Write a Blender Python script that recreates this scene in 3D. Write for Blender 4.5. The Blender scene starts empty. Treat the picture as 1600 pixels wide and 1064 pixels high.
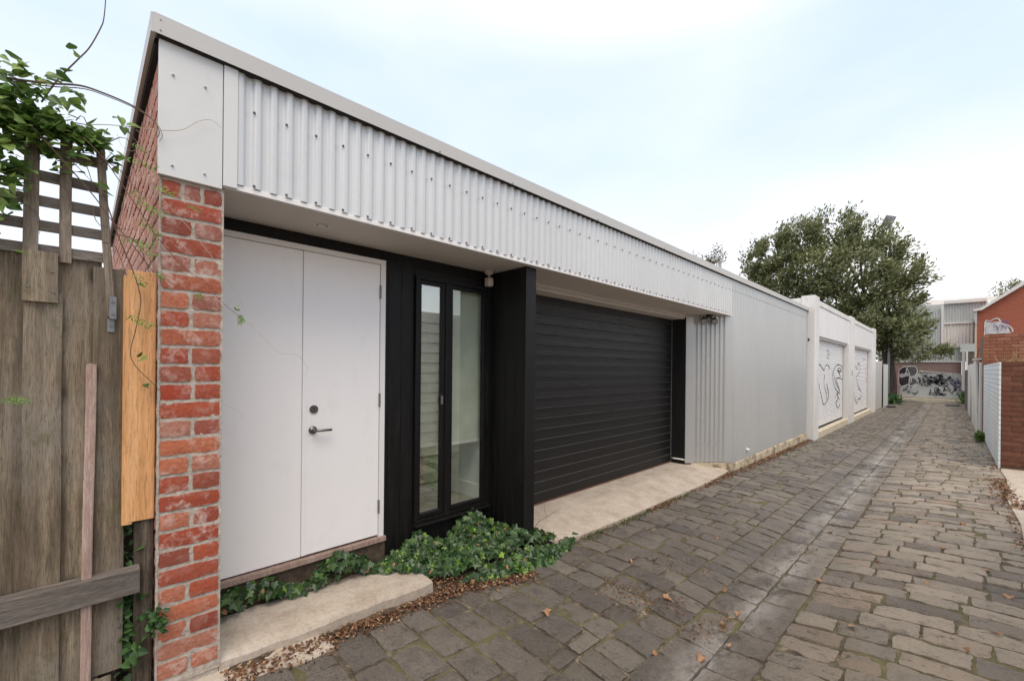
import bpy, bmesh, math, random
import numpy as np
from mathutils import Vector, Matrix
R = math.radians
random.seed(7); rng = np.random.default_rng(11)
SC = bpy.context.scene; C = SC.collection

# ------------------------------------------------------------ camera
cd = bpy.data.cameras.new('camera'); cam = bpy.data.objects.new('camera', cd); C.objects.link(cam); SC.camera = cam
F_PX = 680.0; YAW = math.atan(687/F_PX)
cd.sensor_width = 36; cd.lens = F_PX/1600*36; cd.shift_y = 42.3/1600; cd.clip_start = .05; cd.clip_end = 2000
fw = Vector((-math.sin(YAW), math.cos(YAW), 0)); rt = Vector((math.cos(YAW), math.sin(YAW), 0)); up = Vector((0,0,1))
ro = .0097
cx = rt*math.cos(ro)+up*math.sin(ro); cy = up*math.cos(ro)-rt*math.sin(ro)
M = Matrix((( cx.x, cy.x, -fw.x, 0), (cx.y, cy.y, -fw.y, 0), (cx.z, cy.z, -fw.z, 1.6), (0,0,0,1)))
cam.matrix_world = M

# ------------------------------------------------------------ world, sun, exposure
W = bpy.data.worlds.new('World'); SC.world = W; W.use_nodes = True
nt = W.node_tree; nt.nodes.clear(); N = nt.nodes.new; Lk = nt.links.new
out = N('ShaderNodeOutputWorld'); sky = N('ShaderNodeTexSky'); sky.sky_type = 'NISHITA'; sky.sun_disc = False
SUN_EL, SUN_AZ = 60, 125      # azimuth measured clockwise from +Y (lane direction)
sky.sun_elevation = R(SUN_EL); sky.sun_rotation = R(SUN_AZ); sky.air_density = 1.0; sky.dust_density = .6; sky.ozone_density = 3
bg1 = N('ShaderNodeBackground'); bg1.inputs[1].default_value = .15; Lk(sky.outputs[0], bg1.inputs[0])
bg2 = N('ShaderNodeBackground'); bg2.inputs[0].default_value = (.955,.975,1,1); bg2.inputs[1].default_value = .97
tc = N('ShaderNodeTexCoord'); mp = N('ShaderNodeMapping'); mp.inputs['Scale'].default_value = (1,1,2.6)
nz = N('ShaderNodeTexNoise'); nz.inputs['Scale'].default_value = 1.7; nz.inputs['Detail'].default_value = 7; nz.inputs['Roughness'].default_value = .55
nz.inputs['Distortion'].default_value = .4
Lk(tc.outputs['Generated'], mp.inputs[0]); Lk(mp.outputs[0], nz.inputs[0])
rp = N('ShaderNodeValToRGB'); rp.color_ramp.elements[0].position = .30; rp.color_ramp.elements[0].color = (.88,.88,.88,1)
rp.color_ramp.elements[1].position = .68; rp.color_ramp.elements[1].color = (1,1,1,1); Lk(nz.outputs[0], rp.inputs[0])
sx = N('ShaderNodeSeparateXYZ'); Lk(tc.outputs['Generated'], sx.inputs[0])
mr = N('ShaderNodeMapRange'); mr.inputs['From Min'].default_value = .0; mr.inputs['From Max'].default_value = .42
mr.inputs['To Min'].default_value = 1; mr.inputs['To Max'].default_value = 0; Lk(sx.outputs['Z'], mr.inputs['Value'])
mx = N('ShaderNodeMath'); mx.operation = 'MAXIMUM'; Lk(rp.outputs[0], mx.inputs[0]); Lk(mr.outputs[0], mx.inputs[1])
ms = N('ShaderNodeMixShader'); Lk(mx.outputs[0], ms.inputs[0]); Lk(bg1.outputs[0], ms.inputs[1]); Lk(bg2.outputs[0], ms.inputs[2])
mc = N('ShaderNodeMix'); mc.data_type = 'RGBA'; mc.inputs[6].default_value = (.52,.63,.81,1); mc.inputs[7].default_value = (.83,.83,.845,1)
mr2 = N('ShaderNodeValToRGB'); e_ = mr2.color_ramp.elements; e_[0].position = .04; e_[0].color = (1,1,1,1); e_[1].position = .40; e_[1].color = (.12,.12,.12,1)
e2 = e_.new(.56); e2.color = (0,0,0,1); e3 = e_.new(.72); e3.color = (1,1,1,1)  # sky above the view is turned white, added to light surfaces less blue
Lk(sx.outputs['Z'], mr2.inputs[0])
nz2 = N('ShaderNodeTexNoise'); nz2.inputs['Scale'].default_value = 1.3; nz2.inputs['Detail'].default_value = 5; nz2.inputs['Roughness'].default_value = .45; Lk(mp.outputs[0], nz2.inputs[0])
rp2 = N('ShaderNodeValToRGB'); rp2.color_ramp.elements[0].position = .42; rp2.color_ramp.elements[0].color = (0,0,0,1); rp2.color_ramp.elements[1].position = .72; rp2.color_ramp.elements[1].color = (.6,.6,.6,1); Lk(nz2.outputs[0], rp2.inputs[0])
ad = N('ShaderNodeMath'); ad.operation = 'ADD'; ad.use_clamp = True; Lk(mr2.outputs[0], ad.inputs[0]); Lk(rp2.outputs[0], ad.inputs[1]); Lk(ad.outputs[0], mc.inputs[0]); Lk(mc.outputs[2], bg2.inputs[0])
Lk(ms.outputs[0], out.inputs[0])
sl = bpy.data.lights.new('sun','SUN'); sl.energy = 1.5; sl.angle = R(40); sl.color = (1,.88,.76)
so = bpy.data.objects.new('sun', sl); C.objects.link(so)
sd = Vector((math.sin(R(SUN_AZ))*math.cos(R(SUN_EL)), math.cos(R(SUN_AZ))*math.cos(R(SUN_EL)), math.sin(R(SUN_EL))))
so.rotation_euler = sd.to_track_quat('Z','Y').to_euler()
SC.view_settings.view_transform = 'Standard'; SC.view_settings.look = 'None'; SC.view_settings.exposure = .60; SC.view_settings.gamma = 1
SC.cycles.use_denoising = True; SC.cycles.max_bounces = 8; SC.cycles.transparent_max_bounces = 12

# ------------------------------------------------------------ materials
class G:
    """tiny node-graph helper"""
    def __init__(s, name):
        s.m = bpy.data.materials.new(name); s.m.use_nodes = True; s.t = s.m.node_tree
        s.b = s.t.nodes['Principled BSDF']; s.tc = None
    def n(s, typ, **kw):
        x = s.t.nodes.new(typ)
        for k, v in kw.items(): setattr(x, k, v)
        return x
    def l(s, a, b): s.t.links.new(a, b)
    def coord(s, scale=(1,1,1), rot=(0,0,0), loc=(0,0,0)):
        if not s.tc: s.tc = s.n('ShaderNodeNewGeometry')
        m = s.n('ShaderNodeMapping'); m.inputs['Scale'].default_value = scale; m.inputs['Rotation'].default_value = rot; m.inputs['Location'].default_value = loc
        s.l(s.tc.outputs['Position'], m.inputs[0]); return m.outputs[0]
    def noise(s, scale, detail=4, rough=.5, co=None, dist=0):
        x = s.n('ShaderNodeTexNoise'); x.inputs['Scale'].default_value = scale; x.inputs['Detail'].default_value = detail
        x.inputs['Roughness'].default_value = rough; x.inputs['Distortion'].default_value = dist
        s.l(co if co is not None else s.coord(), x.inputs[0]); return x.outputs[0]
    def rand(s):
        if not s.tc: s.tc = s.n('ShaderNodeNewGeometry')
        return s.tc.outputs['Random Per Island']
    def ramp(s, fac, stops, interp='LINEAR'):
        x = s.n('ShaderNodeValToRGB'); x.color_ramp.interpolation = interp; e = x.color_ramp.elements
        while len(e) < len(stops): e.new(.5)
        for i, (p, c) in enumerate(stops):
            e[i].position = p; e[i].color = (c,c,c,1) if isinstance(c,(int,float)) else (*c,1)
        s.l(fac, x.inputs[0]); return x.outputs[0]
    def mix(s, fac, a, b, mode='MIX'):
        x = s.n('ShaderNodeMix', data_type='RGBA', blend_type=mode)
        for i, v in ((0,fac),(6,a),(7,b)):
            if isinstance(v,(int,float)): x.inputs[i].default_value = v if i==0 else (v,v,v,1)
            elif isinstance(v,tuple): x.inputs[i].default_value = (*v,1)
            else: s.l(v, x.inputs[i])
        return x.outputs[2]
    def math(s, op, a, b=0.):
        x = s.n('ShaderNodeMath', operation=op)
        for i, v in enumerate((a,b)):
            if isinstance(v,(int,float)): x.inputs[i].default_value = v
            else: s.l(v, x.inputs[i])
        return x.outputs[0]
    def col(s, c):
        if isinstance(c, tuple): s.b.inputs['Base Color'].default_value = (*c,1)
        else: s.l(c, s.b.inputs['Base Color'])
    def rough(s, r):
        if isinstance(r,(int,float)): s.b.inputs['Roughness'].default_value = r
        else: s.l(r, s.b.inputs['Roughness'])
    def bump(s, h, dist=.01, strength=1.):
        x = s.n('ShaderNodeBump'); x.inputs['Distance'].default_value = dist; x.inputs['Strength'].default_value = strength
        s.l(h, x.inputs['Height']); s.l(x.outputs[0], s.b.inputs['Normal'])

def painted(name, c, rough=.5, var=.06, bump=.0008, dirt=None, scale=3., metallic=0., streak=True):
    g = G(name); co = g.coord((1,1,.25) if streak else (1,1,1))
    n1 = g.noise(scale, 5, .6, co); lo = tuple(max(0,v*(1-var)) for v in c); hi = tuple(min(1,v*(1+var)) for v in c)
    cc = g.ramp(n1, [(.3,lo),(.7,hi)])
    if dirt:
        n2 = g.noise(7, 8, .7, g.coord((1,1,.5))); f = g.ramp(n2, [(.55,0.),(.75,dirt[1])]); cc = g.mix(f, cc, dirt[0])
    g.col(cc); g.rough(g.ramp(g.noise(20,3), [(.3,max(0,rough-.06)),(.7,rough+.06)])); g.b.inputs['Metallic'].default_value = metallic
    if bump: g.bump(g.noise(120,3), bump, .6)
    return g.m

def wood(name, dark, mid, light, axis='Z', rough=.8, bump=.003, grey=None, sc=1.):
    g = G(name); st = {'Z':(9,9,.7),'Y':(9,.7,9),'X':(.7,9,9)}[axis]; st = tuple(v*sc for v in st)
    g.coord(); oi = g.n('ShaderNodeObjectInfo'); ri = oi.outputs['Random']; off = g.math('MULTIPLY', ri, 37.)
    if True:
        m = g.n('ShaderNodeMapping'); m.inputs['Scale'].default_value = st; g.l(g.tc.outputs['Position'], m.inputs[0])
        cb = g.n('ShaderNodeCombineXYZ'); g.l(off, cb.inputs[0]); g.l(off, cb.inputs[1]); g.l(off, cb.inputs[2]); g.l(cb.outputs[0], m.inputs[1]); co = m.outputs[0]
    n1 = g.noise(1.6, 9, .68, co, .7); n2 = g.noise(9, 6, .7, co, .3)
    c1 = g.ramp(n1, [(.34,dark),(.5,mid),(.66,light)]); f = g.ramp(n2, [(.35,.25),(.6,1.)]); cc = g.mix(1., c1, f, 'MULTIPLY') if False else g.mix(g.ramp(n2,[(.4,.55),(.62,0.)]), c1, dark)
    if grey: cc = g.mix(g.ramp(g.noise(3,4,.5), [(.45,0.),(.7,.7)]), cc, grey)
    vo = g.n('ShaderNodeTexVoronoi'); vo.inputs['Scale'].default_value = 1.; m2 = g.n('ShaderNodeMapping'); m2.inputs['Scale'].default_value = {'Z':(4,7,2.6),'Y':(4,2.6,7),'X':(2.6,7,7)}[axis]; g.l(g.tc.outputs['Position'], m2.inputs[0]); g.l(cb.outputs[0], m2.inputs[1]); g.l(m2.outputs[0], vo.inputs[0])
    cc = g.mix(g.ramp(vo.outputs['Distance'], [(.05,.9),(.11,.25),(.2,0.)]), cc, tuple(q*.45 for q in dark))
    n9 = g.noise(30, 5, .75, co, .2); cc = g.mix(g.ramp(n9,[(.40,.55),(.50,0.)]), cc, tuple(q*.6 for q in dark)); v = g.ramp(ri, [(0,.72),(1,1.22)]); cc = g.mix(1., cc, v, 'MULTIPLY')
    g.col(cc); g.rough(rough); g.bump(g.math('ADD', n1, g.math('MULTIPLY', n2, .6)), bump, .8); return g.m

def simple(name, c, rough=.6, metallic=0.): 
    g = G(name); g.col(g.ramp(g.noise(6,4), [(.3,tuple(v*.88 for v in c)),(.7,tuple(min(1,v*1.1) for v in c))])); g.rough(rough); g.b.inputs['Metallic'].default_value = metallic; return g.m

MT = {}
MT['steel'] = painted('pale_painted_steel', (.62,.62,.605), .38, .05, .0006, ((.42,.42,.40),.22), 1.2, .28)
MT['steelshaded'] = painted('shaded_painted_steel', (.51,.513,.50), .36, .06, .0006, ((.40,.40,.385),.22), .8, .42)  # same paint as steel, darkened in colour for its dimmer grazing reflection
MT['cap'] = painted('capping_steel', (.53,.52,.495), .45, .04, .0004, None, 1.5)
MT['panel'] = painted('pale_sheet', (.66,.66,.645), .5, .03, .0006, ((.45,.46,.44),.25), 2)
MT['white'] = painted('white_trim_paint', (.80,.775,.75), .45, .03, .0004)
MT['door'] = painted('white_door_paint', (.89,.865,.85), .36, .02, .0003, ((.66,.60,.55),.22), 1.)
MT['soffit'] = painted('soffit_sheet', (.60,.555,.52), .7, .03, .0003, None, 1.5, streak=False)
MT['dusty'] = painted('white_render', (.70,.68,.65), .75, .08, .002, ((.42,.38,.32),.5), 2.)
MT['cream'] = painted('cream_kerb', (.60,.53,.40), .85, .15, .003, ((.30,.26,.18),.7), 3.)
MT['shutter'] = painted('shutter_paint', (.76,.75,.74), .45, .04, .0005, ((.55,.53,.5),.4), 2.)
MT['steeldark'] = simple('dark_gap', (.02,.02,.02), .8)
MT['highlightgrey'] = simple('door_lip_highlight', (.15,.145,.14), .35)
MT['chrome'] = simple('brushed_nickel', (.22,.21,.205), .36, 1.)
MT['galv'] = painted('galvanised_steel', (.22,.22,.225), .45, .2, .0006, None, 14., .6, False)
MT['blackplastic'] = simple('black_plastic', (.015,.015,.015), .4)
MT['creamplastic'] = simple('off_white_plastic', (.55,.48,.42), .5)
MT['sky_glass'] = simple('lamp_lens', (.35,.35,.34), .12)
MT['green'] = simple('green_bin_plastic', (.05,.42,.05), .45)
MT['brown'] = simple('brown_cardboard', (.16,.07,.05), .8)
MT['blind'] = simple('blind_fabric', (.66,.655,.58), .8)
MT['plaster'] = simple('plaster', (.80,.79,.76), .8)
MT['floor'] = simple('tan_floor', (.34,.31,.26), .6)
g = G('black_stained_timber'); co = g.coord((14,14,1.1)); n = g.noise(2.2,9,.7,co,.6)
g.b.inputs['Specular IOR Level'].default_value = .28; g.col(g.ramp(n, [(.3,(.003,.0028,.0028)),(.55,(.0085,.008,.0078)),(.8,(.024,.022,.021))])); g.rough(g.ramp(n,[(.3,.42),(.7,.62)])); g.bump(n,.003,.6); MT['black'] = g.m
g = G('black_garage_door'); co = g.coord((6,1.4,14)); n = g.noise(3,7,.65,co,.4)
g.b.inputs['Specular IOR Level'].default_value = .35; g.col(g.ramp(n, [(.3,(.004,.0038,.0036)),(.7,(.012,.011,.0105))])); g.rough(g.ramp(n,[(.3,.36),(.7,.50)])); g.bump(g.noise(5,6,.7,g.coord((6,1.2,26))),.0022,.55); MT['gdoor'] = g.m
def mossy(m):
    t = m.node_tree; b = t.nodes['Principled BSDF']; src = b.inputs['Base Color'].links[0].from_socket; ge = t.nodes.new('ShaderNodeNewGeometry')
    n = t.nodes.new('ShaderNodeTexNoise'); n.inputs['Scale'].default_value = 5.5; n.inputs['Detail'].default_value = 9; n.inputs['Roughness'].default_value = .75; t.links.new(ge.outputs['Position'], n.inputs[0])
    r = t.nodes.new('ShaderNodeValToRGB'); r.color_ramp.elements[0].position = .56; r.color_ramp.elements[0].color = (0,0,0,1); r.color_ramp.elements[1].position = .68; r.color_ramp.elements[1].color = (.7,.7,.7,1); t.links.new(n.outputs[0], r.inputs[0])
    x = t.nodes.new('ShaderNodeMix'); x.data_type = 'RGBA'; x.inputs[7].default_value = (.10,.10,.035,1); t.links.new(r.outputs[0], x.inputs[0]); t.links.new(src, x.inputs[6]); t.links.new(x.outputs[2], b.inputs['Base Color']); return m
MT['timber'] = mossy(wood('weathered_paling', (.105,.078,.050), (.26,.198,.132), (.46,.37,.255), 'Z', .9, .006, (.30,.26,.21)))
MT['timberH'] = wood('grey_rail_timber', (.10,.082,.07), (.21,.178,.15), (.34,.30,.26), 'Y', .9, .003)
MT['lattice'] = wood('trellis_timber', (.14,.108,.082), (.29,.235,.18), (.44,.37,.29), 'Z', .9, .002)
MT['pinkwood'] = wood('rough_pink_stake', (.27,.18,.14), (.44,.31,.26), (.56,.42,.36), 'Z', .95, .004, None, 2.)
MT['pine'] = wood('new_pine', (.46,.22,.08), (.66,.345,.145), (.78,.47,.23), 'Z', .55, .0008, None, .5)
MT['oldwood'] = wood('dark_old_timber', (.03,.022,.015), (.09,.068,.048), (.19,.15,.11), 'Z', .95, .008)
MT['bark'] = wood('bark', (.03,.022,.016), (.08,.06,.045), (.15,.115,.09), 'Z', .95, .02)

def brickmat(name, cols, smear=(.55,.47,.42), smear_amt=.55, sc=1.):
    g = G(name); c = g.ramp(g.rand(), cols)
    n1 = g.noise(16*sc, 7, .7); n2 = g.noise(60*sc, 4, .6); n3 = g.noise(5*sc, 5, .6)
    c = g.mix(g.ramp(n2,[(.35,.35),(.6,0.)]), c, (.16,.045,.03))
    if smear_amt:
        f = g.math('MULTIPLY', g.ramp(n1,[(.49,0.),(.60,1.)]), g.ramp(n3,[(.42,.10),(.60,smear_amt)])); c = g.mix(f, c, smear)
    g.col(c); g.rough(.9); g.bump(g.math('ADD', g.math('MULTIPLY',n1,.8), g.math('MULTIPLY',n2,.6)), .007, .9); return g.m
MT['brick'] = brickmat('recycled_red_brick', [(0,(.34,.062,.028)),(.25,(.42,.088,.040)),(.42,(.24,.055,.034)),(.6,(.50,.155,.075)),(.74,(.42,.18,.12)),(.85,(.30,.11,.08)),(1,(.38,.055,.022))], (.62,.47,.41), .78)
MT['brickside'] = brickmat('smeared_side_brick', [(0,(.52,.24,.17)),(.5,(.46,.19,.13)),(1,(.58,.33,.25))], (.66,.50,.42), 1.)
g = G('pale_mortar'); n1 = g.noise(30,6,.7); g.col(g.ramp(n1,[(.3,(.34,.285,.23)),(.7,(.60,.54,.465))])); g.rough(.95); g.bump(n1,.012,.9); MT['mortar'] = g.m
MT['brownbrick'] = brickmat('brown_brick', [(0,(.105,.040,.022)),(.4,(.15,.058,.031)),(.7,(.125,.045,.024)),(1,(.19,.08,.045))], (.28,.16,.10), .12)
g = G('brown_mortar'); g.col(g.ramp(g.noise(30,4),[(.3,(.13,.075,.045)),(.7,(.20,.12,.075))])); g.rough(.95); MT['brownmortar'] = g.m
def flatbrick(name, c1, c2, mortar, rot=(R(90),0,0)):
    g = G(name); b = g.n('ShaderNodeTexBrick'); b.inputs['Scale'].default_value = 1; b.inputs['Brick Width'].default_value = .24; b.inputs['Row Height'].default_value = .086
    b.inputs['Mortar Size'].default_value = .006; b.inputs['Color1'].default_value = (*c1,1); b.inputs['Color2'].default_value = (*c2,1); b.inputs['Mortar'].default_value = (*mortar,1)
    g.l(g.coord(rot=rot), b.inputs[0]); g.col(g.mix(g.ramp(g.noise(8,5,.7),[(.4,.25),(.7,0.)]), b.outputs[0], tuple(v*.5 for v in c1))); g.rough(.9); return g.m
MT['farbrick'] = flatbrick('far_red_brick', (.42,.115,.06), (.36,.09,.05), (.42,.22,.15), (R(-90),0,0))
MT['endbrick'] = flatbrick('end_wall_brick', (.30,.185,.165), (.25,.155,.14), (.34,.31,.28), (R(-90),0,0))
g = G('worn_concrete'); n1 = g.noise(5,8,.65); n2 = g.noise(45,5,.7)
c = g.ramp(n1,[(.3,(.36,.29,.225)),(.5,(.47,.40,.325)),(.72,(.56,.49,.41))]); c = g.mix(g.ramp(n2,[(.36,.4),(.52,0.)]), c, (.25,.19,.13))
g.col(c); g.rough(.88); g.bump(g.math('ADD', n1, g.math('MULTIPLY',n2,.35)), .008, .7); MT['concrete'] = g.m
g = G('plinth_stone'); n1 = g.noise(6,7,.7); g.col(g.ramp(n1,[(.36,(.16,.12,.085)),(.5,(.46,.38,.27)),(.62,(.58,.49,.33)),(.75,(.66,.60,.52))])); g.rough(.9); g.bump(n1,.02,.8); MT['plinth'] = g.m

# bluestone: per-stone tone, stains, pale dusty bloom that lies along the dish drain
g = G('bluestone'); ri = g.rand(); n1 = g.noise(7,9,.72); n2 = g.noise(70,6,.75); n3 = g.noise(2.2,5,.6); n4 = g.noise(1.1,4,.5, g.coord((1,.45,1),(0,0,0),(3,7,0)))
sep = g.n('ShaderNodeSeparateXYZ'); g.l(g.tc.outputs['Position'], sep.inputs[0]); X = sep.outputs[0]
right = g.n('ShaderNodeMapRange'); right.inputs['From Min'].default_value = -1.2; right.inputs['From Max'].default_value = -.35; g.l(X, right.inputs['Value'])
ca = g.ramp(ri,[(0,(.105,.088,.073)),(.35,(.185,.155,.126)),(.7,(.135,.117,.100)),(1,(.235,.198,.158))])
cb = g.ramp(ri,[(0,(.17,.140,.110)),(.2,(.31,.255,.195)),(.7,(.43,.355,.270)),(.9,(.35,.255,.18)),(1,(.14,.118,.095))])
c = g.mix(right.outputs[0], ca, cb)
n5 = g.noise(9,9,.78,g.coord((1,1.3,1)),.0); c = g.mix(g.ramp(n5,[(.37,.85),(.43,0.)]), c, (.050,.042,.035)); c = g.mix(g.ramp(n1,[(.36,.45),(.47,0.)]), c, (.06,.05,.042))
c = g.mix(g.ramp(n3,[(.5,0.),(.72,.45)]), c, (.30,.255,.205))
c = g.mix(g.ramp(n2,[(.56,0.),(.68,.55)]), c, (.36,.33,.285))
c = g.mix(g.ramp(n2,[(.34,.75),(.43,0.)]), c, (.030,.026,.022)); wp = g.math('MULTIPLY', g.ramp(g.math('ABSOLUTE', g.math('ADD', X, .97)),[(.08,1.),(.24,0.)]), g.ramp(g.noise(2.3,4,.6,g.coord((1.2,.5,1),(0,0,0),(9,1,0))),[(.50,0.),(.56,.55)])); c = g.mix(wp, c, (.045,.040,.036))
dx = g.math('ABSOLUTE', g.math('ADD', X, .97)); band = g.ramp(dx,[(.03,1.),(.19,0.)])
bloom = g.math('MULTIPLY', band, g.ramp(g.noise(3.2,6,.7,g.coord((1.4,.6,1))),[(.42,0.),(.58,.8)])); c = g.mix(bloom, c, (.42,.39,.355))
moss = g.math('MULTIPLY', g.ramp(n4,[(.55,0.),(.70,.35)]), g.ramp(n2,[(.4,0.),(.6,1.)])); c = g.mix(moss, c, (.16,.14,.05))
g.col(c); wet = g.math('MULTIPLY', g.ramp(dx,[(.10,1.),(.34,0.)]), g.ramp(g.noise(2.3,4,.6,g.coord((1.2,.5,1),(0,0,0),(9,1,0))),[(.45,0.),(.60,1.)]))
g.rough(g.math('SUBTRACT', g.ramp(n1,[(.3,.36),(.7,.60)]), g.math('MULTIPLY', wet, .52)))
g.bump(g.math('ADD', g.math('ADD', n1, g.math('MULTIPLY',n5,.8)), g.math('MULTIPLY',n2,.45)), .030, 1.); MT['stone'] = g.m
g = G('joint_grit'); n1 = g.noise(12,7,.7); n2 = g.noise(2.2,4,.6); n3 = g.noise(140,3,.6)
c = g.ramp(n1,[(.38,(.035,.027,.019)),(.54,(.10,.078,.05)),(.70,(.34,.27,.19))]); c = g.mix(g.ramp(n2,[(.44,0.),(.58,.75)]), c, (.12,.108,.042))
c = g.mix(g.ramp(n3,[(.6,0.),(.75,.6)]), c, (.45,.38,.30)); g.col(c); g.rough(.95); g.bump(g.math('ADD',n1,g.math('MULTIPLY',n3,.4)),.012,.9); MT['joint'] = g.m
g = G('dirt'); n1 = g.noise(14,7,.7); g.col(g.ramp(n1,[(.3,(.04,.028,.018)),(.7,(.14,.10,.065))])); g.rough(.95); g.bump(n1,.02,.9); MT['dirt'] = g.m

def leafmat(name, cols, rough=.45, trans=.25, var=8.):
    g = G(name); c = g.ramp(g.rand(), cols); c = g.mix(g.ramp(g.noise(var,4),[(.3,.35),(.7,0.)]), c, tuple(v*.55 for v in cols[0][1]))
    g.col(c); g.rough(rough)
    tr = g.n('ShaderNodeBsdfTranslucent'); g.l(c, tr.inputs[0]); m = g.n('ShaderNodeMixShader'); m.inputs[0].default_value = trans
    g.l(g.b.outputs[0], m.inputs[1]); g.l(tr.outputs[0], m.inputs[2]); g.l(m.outputs[0], g.t.nodes['Material Output'].inputs[0]); return g.m
MT['ivy'] = leafmat('ivy_leaf', [(0,(.022,.055,.017)),(.4,(.040,.088,.026)),(.72,(.065,.125,.036)),(.86,(.095,.175,.040)),(.93,(.10,.20,.035)),(.97,(.26,.42,.055)),(1,(.34,.48,.10))], .38, .12)
MT['vine'] = leafmat('vine_leaf', [(0,(.05,.115,.025)),(.4,(.12,.22,.04)),(.75,(.24,.36,.08)),(1,(.40,.52,.16))], .42, .35)
MT['fern'] = leafmat('compound_leaf', [(0,(.10,.20,.03)),(.6,(.15,.28,.04)),(1,(.24,.40,.06))], .5, .4)
MT['shrub'] = leafmat('shrub_leaf', [(0,(.03,.075,.02)),(.6,(.055,.13,.03)),(1,(.12,.24,.05))], .5, .3)
MT['tree'] = leafmat('tree_leaf', [(0,(.11,.130,.052)),(.35,(.20,.225,.090)),(.7,(.26,.285,.125)),(.92,(.38,.40,.21)),(1,(.42,.36,.19))], .5, .32, .6)
MT['paletree'] = leafmat('thin_tree_leaf', [(0,(.14,.13,.07)),(.6,(.22,.19,.09)),(1,(.32,.20,.10))], .6, .4, .6)
MT['dead'] = leafmat('dead_leaf', [(0,(.07,.032,.018)),(.3,(.17,.075,.038)),(.6,(.29,.14,.07)),(.85,(.42,.25,.13)),(1,(.55,.40,.24))], .7, .2)
MT['orangeleaf'] = leafmat('orange_leaf', [(0,(.30,.13,.07)),(.5,(.45,.24,.13)),(1,(.56,.38,.20))], .65, .2)
MT['straw'] = leafmat('straw', [(0,(.30,.20,.09)),(1,(.52,.38,.18))], .8, .3)
MT['stem'] = simple('brown_stem', (.12,.075,.05), .8)
MT['palestem'] = simple('pale_stem', (.42,.36,.24), .8)
g = G('window_glass'); gl = g.n('ShaderNodeBsdfGlossy'); gl.inputs['Roughness'].default_value = .01; gl.inputs['Color'].default_value = (.92,.96,.93,1)
tp = g.n('ShaderNodeBsdfTransparent'); tp.inputs[0].default_value = (.92,.95,.92,1); m = g.n('ShaderNodeMixShader'); m.inputs[0].default_value = .10
g.l(tp.outputs[0], m.inputs[1]); g.l(gl.outputs[0], m.inputs[2]); g.l(m.outputs[0], g.t.nodes['Material Output'].inputs[0]); MT['glass'] = g.m
g = G('reflective_window_glass'); gl = g.n('ShaderNodeBsdfGlossy'); gl.inputs['Roughness'].default_value = .01; gl.inputs['Color'].default_value = (.95,.97,.95,1)
tp = g.n('ShaderNodeBsdfTransparent'); tp.inputs[0].default_value = (.92,.95,.92,1); m = g.n('ShaderNodeMixShader'); m.inputs[0].default_value = .25
g.l(tp.outputs[0], m.inputs[1]); g.l(gl.outputs[0], m.inputs[2]); g.l(m.outputs[0], g.t.nodes['Material Output'].inputs[0]); MT['mirrorglass'] = g.m
MT['board'] = painted('grey_weatherboard', (.50,.44,.39), .7, .1, .002, ((.3,.26,.22),.5), 3., streak=False)
MT['paleblue'] = painted('white_wash_on_brick', (.74,.77,.77), .8, .10, .003, ((.36,.56,.68),.7), 1.6)
MT['farwhite'] = painted('far_white_sheet', (.74,.71,.66), .6, .05, 0)
MT['fargrey'] = painted('far_grey_sheet', (.50,.52,.50), .6, .06, 0, None, .5)
MT['farroof'] = painted('far_old_roof', (.50,.46,.42), .7, .08, 0, ((.40,.32,.27),.5), .7)
MT['farcream'] = painted('far_cream', (.48,.46,.43), .7, .1, 0, ((.3,.27,.24),.6), 2)
MT['postwhite'] = painted('flaking_white_post', (.66,.65,.62), .8, .1, .003, ((.30,.27,.23),.6), 4)
MT['rust'] = painted('dark_weathered_board', (.13,.11,.10), .9, .3, .004, ((.22,.12,.08),.6), 4)
for k, c in dict(inkblack=(.025,.022,.03), inkwhite=(.62,.62,.60), inkpink=(.62,.30,.36), inkgrey=(.10,.10,.105), inkblue=(.16,.20,.30), inkpurple=(.26,.17,.33), inklight=(.36,.36,.35), inkteal=(.14,.19,.20)).items():
    MT[k] = simple('spray_paint_'+k[3:], c, .7)

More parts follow.
